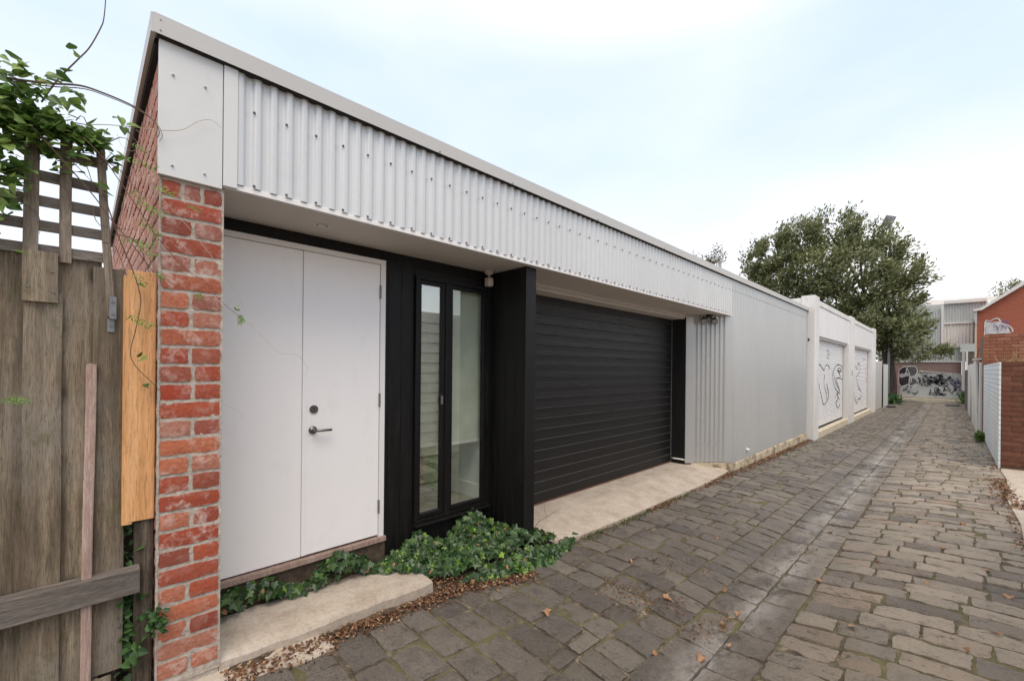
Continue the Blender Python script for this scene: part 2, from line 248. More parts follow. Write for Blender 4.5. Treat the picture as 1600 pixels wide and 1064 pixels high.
# ------------------------------------------------------------ helpers
def link(name, verts, faces, mat, parent=None, smooth=False, bevel=0.):
    me = bpy.data.meshes.new(name); me.from_pydata([tuple(v) for v in verts], [], faces); me.update()
    if smooth: me.polygons.foreach_set('use_smooth', [True]*len(me.polygons))
    if smooth == 'sharp': me.set_sharp_from_angle(angle=R(38))
    o = bpy.data.objects.new(name, me); C.objects.link(o); me.materials.append(MT[mat] if isinstance(mat,str) else mat)
    if parent is not None: o.parent = parent; o.matrix_parent_inverse = parent.matrix_world.inverted()
    if bevel:
        b = o.modifiers.new('bevel','BEVEL'); b.width = bevel; b.segments = 2; b.limit_method = 'ANGLE'
    return o
class MB:
    def __init__(s): s.v = []; s.f = []
    def add(s, v, f): n = len(s.v); s.v += [tuple(p) for p in v]; s.f += [tuple(i+n for i in q) for q in f]; return s
    def box(s, x0,x1,y0,y1,z0,z1, rot=None, piv=None):
        v = [(x,y,z) for z in (z0,z1) for y in (y0,y1) for x in (x0,x1)]
        if rot is not None: v = [tuple(rot @ (Vector(p)-Vector(piv)) + Vector(piv)) for p in v]
        return s.add(v, [(0,2,3,1),(4,5,7,6),(0,1,5,4),(2,6,7,3),(0,4,6,2),(1,3,7,5)])
    def prism(s, pts, axis, a, b):
        """polygon pts extruded along axis from a to b; pts are the two other coordinates in order"""
        n = len(pts)
        def mk(p, t): return {'x':(t,p[0],p[1]),'y':(p[0],t,p[1]),'z':(p[0],p[1],t)}[axis]
        v = [mk(p,a) for p in pts]+[mk(p,b) for p in pts]
        return s.add(v, [tuple(range(n))[::-1], tuple(range(n,2*n))]+[(i,(i+1)%n,n+(i+1)%n,n+i) for i in range(n)])
    def cyl(s, p0, p1, r0, r1=None, n=12, cap=True):
        r1 = r0 if r1 is None else r1; p0 = Vector(p0); p1 = Vector(p1); d = (p1-p0).normalized(); a = d.orthogonal().normalized(); b = d.cross(a)
        v = [p0+(a*math.cos(2*math.pi*i/n)+b*math.sin(2*math.pi*i/n))*r0 for i in range(n)]+[p1+(a*math.cos(2*math.pi*i/n)+b*math.sin(2*math.pi*i/n))*r1 for i in range(n)]
        f = [(i,(i+1)%n,n+(i+1)%n,n+i) for i in range(n)]
        if cap: f += [tuple(range(n))[::-1], tuple(range(n,2*n))]
        return s.add(v, f)
    def tube(s, pts, r, n=5, taper=.4):
        pts = [Vector(p) for p in pts]; k = len(pts); rings = []
        for i, p in enumerate(pts):
            d = (pts[min(i+1,k-1)]-pts[max(i-1,0)]).normalized(); a = d.orthogonal().normalized() if i == 0 else (rings_a - d*rings_a.dot(d)).normalized(); rings_a = a
            b = d.cross(a); rr = r*(1-(1-taper)*i/(k-1)); rings.append([p+(a*math.cos(2*math.pi*j/n)+b*math.sin(2*math.pi*j/n))*rr for j in range(n)])
        v = [q for rg in rings for q in rg]; f = [(i*n+j, i*n+(j+1)%n, (i+1)*n+(j+1)%n, (i+1)*n+j) for i in range(k-1) for j in range(n)]
        f += [tuple(range(n))[::-1], tuple(range((k-1)*n,k*n))]
        return s.add(v, f)
    def build(s, name, mat, parent=None, smooth=False, bevel=0.): return link(name, s.v, s.f, mat, parent, smooth, bevel)
def smoothline(pts, k=5):
    pts = [Vector(p) for p in pts]; o = []
    P = [pts[0]]+pts+[pts[-1]]
    for i in range(1,len(P)-2):
        for j in range(k):
            t = j/k; a,b,c,d = P[i-1],P[i],P[i+1],P[i+2]
            o.append(.5*((2*b)+(c-a)*t+(2*a-5*b+4*c-d)*t*t+(3*b-a-3*c+d)*t**3))
    o.append(pts[-1]); return o
def thing(name, label, cat, loc=(0,0,0), group=None):
    o = bpy.data.objects.new(name, None); C.objects.link(o); o.location = loc; o.empty_display_size = .2; bpy.context.view_layer.update()
    o['label'] = label; o['category'] = cat
    if group: o['group'] = group
    return o
def tag(o, label, cat, group=None, kind=None):
    o['label'] = label; o['category'] = cat
    if group: o['group'] = group
    if kind: o['kind'] = kind
    return o
def struct(o): o['kind'] = 'structure'; return o

GY = [-60,-5,.3,1.8,3,5,7.3,9.5,12.8,25,39,60,400]; GZ = [.25,.16,.10,.03,0,-.03,-.035,-.065,-.10,-.15,-.30,-.40,-1.2]
def gz(x, y):
    return np.interp(y, GY, GZ) - .055*np.exp(-((np.asarray(x)+.97)/.45)**2) - .02*np.exp(-((np.asarray(x)+.97)/.9)**2) + .035*np.clip((np.asarray(x)+.5)/1.,0,1)
_ph = rng.uniform(0,6.28,(24,)); _dr = rng.normal(0,1,(24,2))
def sn(x, y, sc):
    """smooth pseudo noise about -1..1"""
    r = 0
    for i in range(8):
        k = sc*(1+.35*i); r = r + np.sin(_dr[i,0]*k*x + _dr[i,1]*k*y + _ph[i])/(1+.3*i)
    return r/2.6

# ------------------------------------------------------------ ground, lane
ys = np.array([-60,-20,-6,-2]+list(np.arange(-1,14,1.))+[16,20,25,32,39,50,70,120,250,600.]); xs = np.array([-300,-80,-30,-12,-5,-3.4,-2.8,-2.4,-1.6,-1.2,-.97,-.7,-.4,0,.5,.7,1.5,6,30,80,300.])
v = [(x, y, float(gz(x,y))-.10-(.06 if x < -2.4 or x > .6 else 0)) for y in ys for x in xs]; nx = len(xs)
struct(link('ground', v, [(j*nx+i, j*nx+i+1, (j+1)*nx+i+1, (j+1)*nx+i) for j in range(len(ys)-1) for i in range(nx-1)], 'dirt'))
def stones():
    V = []; Fc = []; base = 0
    y = -2.2
    def stone(xc, yc, w, l, res, flat=False):
        nonlocal base
        nx_, ny_ = res; s = np.linspace(-1,1,nx_); t = np.linspace(-1,1,ny_); S, T = np.meshgrid(s, t)
        k = .5; sid = rng.uniform(0,100,4)
        # squircle-ish outline with wobble
        rr = np.maximum(np.abs(S), np.abs(T)); corner = (np.abs(S)*np.abs(T))**6
        th_ = np.arctan2(T,S); wob = 1 + .014*np.sin(3*th_+sid[0]) + .013*np.sin(8*th_+sid[1]) + .010*np.sin(15*th_+sid[2]) + .008*np.sin(27*th_+sid[3])
        px = S*w/2*(1-.02*corner+sid[0]%.03*T)*np.where(rr>.6, wob, 1); py = T*l/2*(1-.035*corner+(sid[1]%.05-.025)*S)*np.where(rr>.6, wob, 1)
        an = rng.normal(0,.018); px, py = px*math.cos(an)-py*math.sin(an), px*math.sin(an)+py*math.cos(an)
        X = xc+px; Y = yc+py
        tilt = rng.normal(0,.012,2); lift = rng.normal(0,.004)
        z = gz(X,Y) + lift + px*tilt[0] + py*tilt[1] + .0050*sn(X+sid[2],(Y+sid[3])*1.5,13) + .0030*sn(X+sid[3],Y*1.5,42) + .0045*(1-rr**2) + .0012*sn((X+sid[0])*1.,(Y+sid[1])*1.,110)
        z = z - .0035*np.clip((rr-.82)/.18,0,1)**2 - .003*corner + .0
        X = X.ravel(); Y = Y.ravel(); z = z.ravel(); n0 = len(X)
        V.append(np.stack([X,Y,z],1))
        f = []
        for j in range(ny_-1):
            for i in range(nx_-1): a = base+j*nx_+i; f.append((a,a+1,a+nx_+1,a+nx_))
        ring = [i for i in range(nx_)]+[j*nx_+nx_-1 for j in range(1,ny_)]+[(ny_-1)*nx_+i for i in range(nx_-2,-1,-1)]+[j*nx_ for j in range(ny_-2,0,-1)]
        rg = np.array(ring); Sx = X[rg]-xc; Sy = Y[rg]-yc
        V.append(np.stack([xc+Sx*1.004, yc+Sy*1.006, z[rg]-.010],1)); V.append(np.stack([xc+Sx*1.01, yc+Sy*1.012, z[rg]-.05],1)); m = len(ring)
        b1 = base+n0; b2 = b1+m
        for q in range(m):
            r_ = (q+1)%m; f.append((base+ring[r_], base+ring[q], b1+q, b1+r_)); f.append((b1+r_, b1+q, b2+q, b2+r_))
        Fc.extend(f); base = b2+m
    def row(x0, x1, y, dep, wmin, wmax, gap, res):
        x = x0 + rng.uniform(-.02,.02)
        while x < x1-.08:
            w = rng.uniform(wmin,wmax)
            if x+w > x1-.09: w = x1-x
            stone(x+w/2, y+dep/2+rng.normal(0,.004)+.012*math.sin(1.9*x+.35*y)+.006*math.sin(5*x+y), w-gap, dep-gap*rng.uniform(.8,1.25), res); x += w
    while y < 39.5:
        res = (13,10) if y < 7 else ((6,5) if y < 13 else (4,3))
        dep = rng.uniform(.185,.235) if y < 60 else .2
        row(-2.44, -1.45, y, dep, .23, .37, .023, res); y += dep
    for xa, xb in ((-1.45,-1.205),(-1.205,-.965),(-.965,-.735)):
        y = -2.2
        while y < 39.5:
            res = (9,10) if y < 7 else ((5,5) if y < 13 else (3,3)); dep = rng.uniform(.22,.36) if xa > -1.3 else rng.uniform(.14,.24)
            stone((xa+xb)/2, y+dep/2, xb-xa-.013, dep-.014, res); y += dep
    y = -2.2
    while y < 39.5:
        res = (14,9) if y < 7 else ((7,5) if y < 13 else (4,3)); dep = rng.uniform(.165,.215)
        row(-.735, .60, y, dep, .19, .43, .017, res); y += dep
    V = np.concatenate(V); return V, Fc
V, Fc = stones()
lane = thing('lane', '', '')
for k in ('label','category'): del lane[k]
lane['kind'] = 'structure'
me = bpy.data.meshes.new('paving_stones'); me.vertices.add(len(V)); me.vertices.foreach_set('co', V.ravel()); Fa = np.array(Fc, dtype=np.int32)
me.loops.add(Fa.size); me.loops.foreach_set('vertex_index', Fa.ravel()); me.polygons.add(len(Fa)); me.polygons.foreach_set('loop_start', np.arange(len(Fa))*4); me.polygons.foreach_set('use_smooth', np.ones(len(Fa),bool)); me.update(); me.validate(); me.set_sharp_from_angle(angle=R(40))
o = bpy.data.objects.new('paving_stones', me); C.objects.link(o); me.materials.append(MT['stone']); o.parent = lane
ys = np.concatenate([np.arange(-3,6,.06), np.arange(6,14,.15), np.arange(14,40.2,.5)]); xs = np.arange(-2.62,.80,.06); nx = len(xs)
XX, YY = np.meshgrid(xs, ys); ZZ = gz(XX,YY) - .0085 - .006*np.exp(-((XX+.97)/.45)**2) + .0035*sn(XX,YY,9) + .002*sn(XX+3,YY,33)
v = np.stack([XX.ravel(),YY.ravel(),ZZ.ravel()],1).tolist()
link('joint_sand', v, [(j*nx+i, j*nx+i+1, (j+1)*nx+i+1, (j+1)*nx+i) for j in range(len(ys)-1) for i in range(nx-1)], 'joint', lane, True)

# concrete at the right edge of the lane
def slab(name, outline, ztop, zbot, mat, bevel=.008):
    """outline: list of (x,y,z_top_offset)"""
    n = len(outline); v = [(x,y,ztop+d) for x,y,d in outline]+[(x,y,zbot) for x,y,d in outline]
    return link(name, v, [tuple(range(n)), tuple(range(n,2*n))[::-1]]+[(i,n+i,n+(i+1)%n,(i+1)%n) for i in range(n)], mat, None, False, bevel)
yy = [-3,0,2,4,5.6,7,8.2,9.2,10,10.8,11.1]; xl = [.62,.60,.55,.50,.46,.52,.50,.56,.60,.585,.60]
v = []; f = []
for a, b in zip(yy, xl):
    z = float(gz(.5,a))
    v += [(b,a,z-.06),(b,a,z+.018),(b+.03,a,z+.024),(2.6,a,z+.05)]
f = [(4*j+i, 4*j+i+1, 4*j+5+i, 4*j+4+i) for j in range(len(yy)-1) for i in range(3)]
struct(link('side_pavement', v, f, 'concrete'))

# driveway slab in front of the garage door
v = []; f = []; fx = [(3.02,-2.50),(3.35,-2.455),(4.2,-2.44),(5.2,-2.45),(6.3,-2.43),(7.0,-2.46),(7.34,-2.49)]
for y, x in fx:
    zf = float(gz(-2.4,y))+.035; zb = .103
    v += [(x,y,zf-.12),(x,y,zf-.004),(x-.02,y,zf),(-2.9,y,.085),(-3.6,y,zb)]
f = [(5*j+i, 5*j+i+1, 5*j+6+i, 5*j+5+i) for j in range(len(fx)-1) for i in range(4)]
v += [(x,y,z) for (x,y,z) in v[:5]]; struct(link('driveway', v, f, 'concrete'))
# planting bed between step, wall and lane
v = []; f = []; ys = np.arange(.2,3.5,.1)
for y in ys:
    for x in np.arange(-3.02,-2.40,.08): v.append((x,y,float(gz(-2.4,y))+ (.02 if x<-2.5 else .005)+.012*math.sin(17*x+9*y)+(.03 if x<-2.8 else 0)))
nx = len(np.arange(-3.02,-2.40,.08))
struct(link('garden_bed', v, [(j*nx+i, j*nx+i+1, (j+1)*nx+i+1, (j+1)*nx+i) for j in range(len(ys)-1) for i in range(nx-1)], 'dirt', None, True))
# concrete step
def gridslab(name, x0, x1, y0, y1, top, bot, mat, wob=.008, nx=8, ny=24, skew=0.):
    v = []; f = []
    X = np.linspace(x0,x1,nx); Y = np.linspace(y0,y1,ny)
    def P(i,j):
        x = X[i]; y = Y[j]
        if i == nx-1: x += wob*(math.sin(9*y)+.6*math.sin(31*y+1))
        if j == ny-1: y += wob*(math.sin(13*x)+.5*math.sin(41*x)) + skew*(x-x0)
        return x, y
    for j in range(ny):
        for i in range(nx):
            x,y = P(i,j); e = .010 if i == nx-1 or j == ny-1 else 0
            v.append((x,y,top+.003*math.sin(7*x+3*y)+.002*math.sin(19*y)-e*.6-.02*(y-y0)))
    f = [(j*nx+i, j*nx+i+1, (j+1)*nx+i+1, (j+1)*nx+i) for j in range(ny-1) for i in range(nx-1)]
    ring = [i for i in range(nx)]+[j*nx+nx-1 for j in range(1,ny)]+[(ny-1)*nx+i for i in range(nx-2,-1,-1)]+[j*nx for j in range(ny-2,0,-1)]
    b = len(v); cxm, cym = (x0+x1)/2, (y0+y1)/2
    for q in ring: x,y,z = v[q]; v.append((x+(.010 if x>cxm else 0),y+(.006 if y>cym else 0),z-.014))
    b2 = len(v)
    for q in ring: x,y,z = v[q]; v.append((x+(.012 if x>cxm else 0),y+(.01 if y>cym else 0),bot))
    m = len(ring)
    for q in range(m):
        r_ = (q+1)%m; f += [(ring[r_],ring[q],b+q,b+r_),(b+r_,b+q,b2+q,b2+r_)]
    return link(name, v, f, mat, None, False)
st = gridslab('concrete_step', -2.93, -2.515, .488, 1.76, .158, .0, 'concrete', .007, 9, 40, -.10)
tag(st, 'worn beige concrete step slab in front of the white doors', 'step')
lg = gridslab('concrete_footing', -2.70, -2.36, -.05, .98, .112, .0, 'concrete', .012, 6, 26)
tag(lg, 'rough low concrete ledge at the foot of the red brick pier', 'footing')

# ------------------------------------------------------------ the garage building
B = thing('garage_building', 'long pale corrugated steel garage with black timber entry and red brick pier', 'building', (-2.5,.24,.1))
def brickwall(name, mat, mortar, org, u, n, width, z0, rows, parent, brick=.235, h=.084, pattern=None, wob=.004, gap=.012, seed=3, depth=.05):
    """bricks laid on a plane: origin (x,y), unit direction u in plan, outward normal n in plan"""
    rg = random.Random(seed); mb = MB(); ux, uy = u; nx_, ny_ = n
    for r in range(rows):
        za = z0+r*h; k = pattern[r] if pattern else None
        if k: cuts = [i/k for i in range(k+1)]; cuts = [min(1,max(0,c+(rg.uniform(-.03,.03) if 0 < i < k else 0))) for i,c in enumerate(cuts)]; cuts = [c*width for c in cuts]
        else:
            cuts = [0.]; x = -(brick/2 if r%2 else 0)
            while x < width: 
                x += brick
                if .04 < x < width-.04: cuts.append(x)
            cuts.append(width)
        for a, b in zip(cuts[:-1], cuts[1:]):
            a2 = a+gap/2; b2 = b-gap/2; zb = za+gap/2+rg.uniform(-1,1)*wob*.3; zt = za+h-gap/2+rg.uniform(-1,1)*wob*.3; pr = rg.uniform(-1,1)*wob*.6
            nu, nv = (7,4) if brick < .5 and b2-a2 > .15 else (5,4)
            P0 = len(mb.v); vs = []
            sd_ = rg.uniform(0,50)
            for j in range(nv):
                for i in range(nu):
                    s = i/(nu-1); t = j/(nv-1); e = (i in (0,nu-1)) or (j in (0,nv-1))
                    cc = (i in (0,nu-1)) and (j in (0,nv-1))
                    du = math.sin(sd_+7*t+5*s)*wob*.5 if e else 0; dv = math.sin(sd_*2+9*s+3*t)*wob*.42 if e else 0
                    uu = a2+(b2-a2)*s+du; zz = zb+(zt-zb)*t+dv
                    if cc: uu += (a2+b2-2*uu)*.012; zz += ((zb+zt)/2-zz)*.06
                    off = pr - (.0025 if e else 0) + math.sin(sd_+11*s+6*t)*wob*.35
                    vs.append((org[0]+ux*uu+nx_*off, org[1]+uy*uu+ny_*off, zz))
            fs = [(j*nu+i, j*nu+i+1, (j+1)*nu+i+1, (j+1)*nu+i) for j in range(nv-1) for i in range(nu-1)]
            ring = [i for i in range(nu)]+[j*nu+nu-1 for j in range(1,nv)]+[(nv-1)*nu+i for i in range(nu-2,-1,-1)]+[j*nu for j in range(nv-2,0,-1)]
            m = len(ring); nb = len(vs)
            for q in ring: x,y,z = vs[q]; vs.append((x-nx_*depth, y-ny_*depth, z))
            for q in range(m): r_ = (q+1)%m; fs.append((ring[r_],ring[q],nb+q,nb+r_))
            mb.add(vs, fs)
    return mb.build(name, mat, parent, 'sharp')
pat = [2,1,2,1,2,1,2,1,2,1,2,2,1,2,1,2,2,2,1,2,2,1,2,1,2,1,2,3][:27]; pat[-1] = 3
pier = brickwall('brick_pier', 'brick', None, (-2.50,.245), (0,1), (1,0), .243, .165, 27, B, h=.0843, pattern=pat, wob=.0042, seed=5, gap=.016)
def mortarsheet(name, org, u, n, width, z0, z1, parent, back=.004, mat='mortar', seed=1, amp=.004, step=.02):
    nu = max(2,int(width/step)); nv = int((z1-z0)/step); vs = []
    for j in range(nv+1):
        for i in range(nu+1):
            uu = width*i/nu; zz = z0+(z1-z0)*j/nv; o_ = -back+amp*float(sn(uu*3+seed,zz*3,14))
            vs.append((org[0]+u[0]*uu+n[0]*o_, org[1]+u[1]*uu+n[1]*o_, zz))
    return link(name, vs, [(j*(nu+1)+i, j*(nu+1)+i+1, (j+1)*(nu+1)+i+1, (j+1)*(nu+1)+i) for j in range(nv) for i in range(nu)], mat, parent, True)
mo = mortarsheet('mortar', (-2.50,.243), (0,1), (1,0), .247, .13, 2.447, pier, .0055, seed=2, amp=.0018)
MB().box(-2.95,-2.512,.25,.485,.0,2.46).build('pier_core', 'mortar', pier)
side = brickwall('brick_side_wall', 'brickside', None, (-2.50,.243), (-1,0), (0,-1), 4.3, .165, 34, B, h=.0843, wob=.004, seed=9, gap=.016)
mortarsheet('mortar', (-2.502,.245), (-1,0), (0,-1), 4.3, .13, 3.03, side, .006, seed=5, step=.04)
# cladding (corrugated, pitch 76 mm)
def corrug(path, z0, z1, parent, name='corrugated_cladding', mat='steel', amp=.008, pitch=.076, n=10, thick=True, ph=0.):
    """path: (x0,y0,x1,y1) plan line; normal = right-hand side towards the lane"""
    x0,y0,x1,y1 = path; L = math.hypot(x1-x0,y1-y0); ux,uy = (x1-x0)/L,(y1-y0)/L; nx_,ny_ = uy,-ux
    K = max(2,int(L/pitch*n)); V = []
    for z in (z0,z1):
        for i in range(K+1):
            s = L*i/K; w = math.sin(2*math.pi*s/pitch+ph); w = math.tanh(1.9*w)/.956*amp; V.append((x0+ux*s+nx_*w, y0+uy*s+ny_*w, z))
    return link(name, V, [(i,i+1,K+1+i+1,K+1+i) for i in range(K)], mat, parent, True)
c1 = corrug((-2.495,.535,-2.495,7.45), 2.491, 3.06, B, n=14)
c2 = corrug((-2.495,7.45,-2.495,12.57), .085, 3.06, B, mat='steelshaded', ph=2*math.pi*(7.45-.535)/.076)
# backing so no light leaks and gaps read dark
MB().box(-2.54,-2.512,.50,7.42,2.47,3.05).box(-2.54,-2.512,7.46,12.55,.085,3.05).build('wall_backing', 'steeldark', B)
MB().box(-2.512,-2.484,.236,.478,2.447,3.046).build('flat_panel', 'panel', B, bevel=.002)
MB().box(-2.515,-2.478,.481,.540,2.465,3.047).build('vertical_flashing', 'panel', B, bevel=.002)
cap = MB().prism([(-2.455,3.048),(-2.452,3.135),(-2.50,3.150),(-2.62,3.150),(-2.62,3.075),(-2.47,3.058)], 'y', .213, 12.60).build('roof_capping', 'cap', B, bevel=.002)
for y in (1.72,2.42,3.6,5.0): MB().cyl((-2.455,y,3.058),(-2.449,y,3.058),.005,n=8).build('screw', 'galv', cap)
for z in (3.065,3.11): MB().cyl((-2.456,.238,z),(-2.450,.238,z),.0028,n=8).build('rivet', 'galv', cap)
# side barge: dark underside and pale outer edge, falling slightly to the back
MB().prism([(-2.46,3.05),(-2.46,3.135),(-6.9,3.06),(-6.9,2.975)], 'y', .205, .222).build('barge_board', 'cap', B)
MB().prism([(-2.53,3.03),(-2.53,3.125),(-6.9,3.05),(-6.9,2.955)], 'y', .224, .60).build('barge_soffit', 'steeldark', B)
MB().box(-2.500,-2.470,.228,12.58,3.047,3.052).build('shade_strip', 'steeldark', B)  # dark strip drawn in as the shade beneath the capping
rf_ = MB().prism([(-2.60,3.06),(-2.60,3.12),(-7.4,3.04),(-7.4,2.98)], 'y', .30, 1.62).prism([(-2.60,3.06),(-2.60,3.12),(-7.4,3.04),(-7.4,2.98)], 'y', 2.66, 12.55)
rf_.prism([(-2.60,3.06),(-2.60,3.12),(-3.3,3.11),(-3.3,3.05)], 'y', 1.62, 2.66).prism([(-5.0,3.02),(-5.0,3.08),(-7.4,3.04),(-7.4,2.98)], 'y', 1.62, 2.66).build('roof', 'fargrey', B)  # opening over the room is added to let daylight onto its walls
MB().box(-7.3,-7.2,.25,12.5,-.1,2.98).box(-7.2,-3.4,12.45,12.5,-.1,3.0).box(-7.2,-6.75,.25,.3,-.1,2.98).build('rear_wall', 'fargrey', B)
# soffit + front angle
MB().box(-3.34,-2.498,.49,2.70,2.466,2.474).box(-3.0,-2.498,2.70,6.84,2.466,2.474).prism([(-3.0,6.84),(-2.498,6.84),(-2.498,7.45)],'z',2.466,2.474).build('soffit', 'soffit', B)
fl = MB().box(-2.515,-2.4945,.487,7.462,2.464,2.491).build('soffit_edge_trim', 'white', B, bevel=.0015)
sc_ = MB(); y = .612
def screw(mb, x, y, z, r=.0055, nx_=1, ny_=0): mb.cyl((x,y,z),(x+.004*nx_,y+.004*ny_,z),r*1.5,r*1.5,8); mb.cyl((x+.004*nx_,y+.004*ny_,z),(x+.010*nx_,y+.010*ny_,z),r,r*.9,6)
screw(sc_, 0, 0, 0, .0045); sc0 = None; k_ = 0; rest = MB()
spots = []
while y < 12.5:
    spots.append((y, 2.872 if y < 7.3 else 2.88, c1 if y < 7.3 else c2)); 
    if y < 7.3: spots.append((y+.002, 2.503, c1))
    y += .152
spots.sort(key=lambda q: q[0])
for (y, z, par) in spots[:96]:
    xo = -2.4875 if par == c1 else -2.4925
    if sc0 is None: sc0 = sc_.build('screw', 'galv', par, True); o = sc0
    else: o = sc0.copy(); C.objects.link(o); o.parent = par
    o.location = (xo, y, z) if par.matrix_parent_inverse is None else Vector((xo,y,z))
for (y, z, par) in spots[96:]: screw(rest, -2.4875, y, z, .0045)
rr_ = rest.build('screws', 'galv', B, True); rr_['kind'] = 'stuff'
for y in (.286,.407):
    for z in (2.905,2.497): m_s = MB(); screw(m_s, -2.484, y, z, .0038); m_s.build('screw', 'cap', B, True)
# back wall of entry: black header, boards, doors
MB().box(-3.05,-3.000,.45,2.70,2.392,2.466).build('header', 'black', B)
fr = MB().box(-3.05,-2.985,.45,1.618,2.355,2.390).box(-3.05,-2.985,1.578,1.618,.335,2.355).build('door_frame', 'white', B, bevel=.002)
MB().box(-3.06,-2.965,.45,1.63,.300,.335).build('door_sill', 'pinkwood', B, bevel=.003)
MB().box(-3.06,-2.99,.45,1.63,.03,.300).build('threshold_wall', 'dirt', B)  # dirt brown here puts the shade under the sill into the colour
d1 = MB().box(-3.04,-2.996,.45,1.030,.345,2.352).build('door_leaf', 'door', B, bevel=.002)
d2 = MB().box(-3.04,-2.992,1.036,1.574,.350,2.352).build('door_leaf', 'door', B, bevel=.002)
MB().box(-3.0,-2.986,1.031,1.058,.350,2.352).build('astragal', 'door', d2, bevel=.003)
h_ = MB().cyl((-2.992,1.098,1.172),(-2.982,1.098,1.172),.026,n=24).cyl((-2.982,1.098,1.172),(-2.94,1.098,1.172),.010,n=12).cyl((-2.94,1.092,1.172),(-2.94,1.205,1.170),.0088,.0080,12)
h_.build('handle', 'chrome', d2, True)
MB().cyl((-2.992,1.103,1.310),(-2.982,1.103,1.310),.027,n=24).cyl((-2.982,1.103,1.310),(-2.978,1.103,1.310),.013,n=16).build('lock_plate', 'chrome', d2, False)
MB().box(-2.980,-2.9765,1.1015,1.1045,1.300,1.315).build('keyhole', 'steeldark', d2)
for z in (2.15,1.35,.56): MB().box(-2.992,-2.984,1.570,1.580,z-.05,z+.05).cyl((-2.983,1.576,z-.05),(-2.983,1.576,z+.05),.006,n=8).build('hinge', 'galv', d2)
bl = MB()
for a, b in ((1.622,1.648),(1.652,1.758),(1.762,1.870)): bl.box(-3.05,-3.0,a,b,.02,2.392)
bl.box(-3.05,-3.004,1.62,1.872,.02,2.392); bl.box(-3.05,-3.0,1.874,2.70,.02,.325); bl.box(-3.05,-3.0,1.874,2.70,2.33,2.39)
bl.box(-3.05,-3.0,2.655,2.70,.325,2.33)
bl.build('timber_cladding', 'black', B, bevel=.002)
def frame(name, y0,y1,z0,z1, x0,x1, t, parent, mat='black'):
    m = MB().box(x0,x1,y0,y0+t,z0,z1).box(x0,x1,y1-t,y1,z0,z1).box(x0,x1,y0+t,y1-t,z0,z0+t).box(x0,x1,y0+t,y1-t,z1-t,z1); return m.build(name, mat, parent, bevel=.002)
wf = frame('window_frame', 1.876,2.652,.352,2.325,-3.06,-2.975,.028, B)
MB().box(-3.06,-2.98,2.165,2.215,.380,2.297).build('mullion', 'black', wf)
MB().box(-3.06,-2.945,1.872,2.662,.328,.349).build('sill', 'black', wf, bevel=.006)
for (a,b,gm,nm) in ((1.904,2.165,'mirrorglass','window_sash'),(2.215,2.624,'glass','window_sash')):
    sa = frame(nm, a,b,.385,2.295,-3.035,-2.988,.030, B)
    gla = MB().box(-3.012,-3.008,a+.03,b-.03,.415,2.265).build('pane', gm, sa)
MB().box(-2.990,-2.980,2.130,2.145,1.29,1.36).build('latch', 'galv', wf)
for (a,b,z) in ((1.80,2.17,.955),(2.18,2.655,.940)):
    bd = MB().box(-3.082,-3.079,a,b,z,2.31).build('roller_blind', 'blind', B)
    MB().box(-3.086,-3.074,a,b,z-.022,z).build('blind_rail', 'plaster', bd)
# room behind the windows
MB().box(-5.0,-3.07,1.60,1.64,.30,3.0).box(-5.0,-3.07,2.66,2.685,.30,3.0).box(-5.04,-5.0,1.6,2.69,.3,3.0).build('room_wall', 'plaster', B)
MB().box(-5.0,-3.062,1.60,2.70,.26,.37).build('room_floor', 'floor', B)
MB().box(-5.0,-3.07,2.645,2.66,.37,.50).build('skirting', 'white', B)
# pier of black timber between entry and garage door
fin = MB()
for k in range(4): fin.box(-3.04+.118*k+.002, -3.04+.118*(k+1)-.0015, 2.695, 2.72, .0, 2.463)
fin.box(-3.04,-2.57,2.70,2.81,.0,2.463); fin.box(-2.570,-2.556,2.690,2.818,.0,2.4625)
fin.build('timber_fin', 'black', B, bevel=.002)
# roller garage door
GX = -3.20; prof = []
z = .112; H = .1165
mbd = MB(); nS = 20
pts = []
for k in range(nS):
    za = .112+k*H
    pts += [(GX-.006,za),(GX+.003,za+.002),(GX+.006,za+.006),(GX+.004,za+H*.5),(GX+.006,za+H-.012),(GX+.004,za+H-.008),(GX-.006,za+H-.001)]
Y0, Y1 = 2.80, 6.79; vs = [(x,Y0,z) for x,z in pts]+[(x,Y1,z) for x,z in pts]; n_ = len(pts)
gd = link('garage_door', vs, [(i,i+1,n_+i+1,n_+i) for i in range(n_-1)], 'gdoor', B)
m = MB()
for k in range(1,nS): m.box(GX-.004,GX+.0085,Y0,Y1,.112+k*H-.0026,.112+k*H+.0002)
m.build('lip_highlight', 'highlightgrey', gd)  # pale strips painted in as the bright glint along each slat lip
MB().box(GX-.03,GX+.008,Y0,Y1,.100,.111).build('bottom_seal', 'brown', gd)
MB().box(GX-.03,GX+.012,6.79,6.806,.10,2.42).build('door_track', 'galv', gd)
gh = MB().box(-3.3,-2.965,2.82,6.84,2.432,2.464).box(-3.3,-3.0,2.82,6.84,2.400,2.431).build('door_header_trim', 'soffit', B, bevel=.002)
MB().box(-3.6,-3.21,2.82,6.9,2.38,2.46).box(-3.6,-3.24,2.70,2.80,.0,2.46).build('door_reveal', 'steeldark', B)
MB().prism([(-3.21,6.808),(-2.985,6.838),(-2.99,6.90),(-3.30,6.90)],'z',.06,2.463).build('jamb_board', 'black', B)
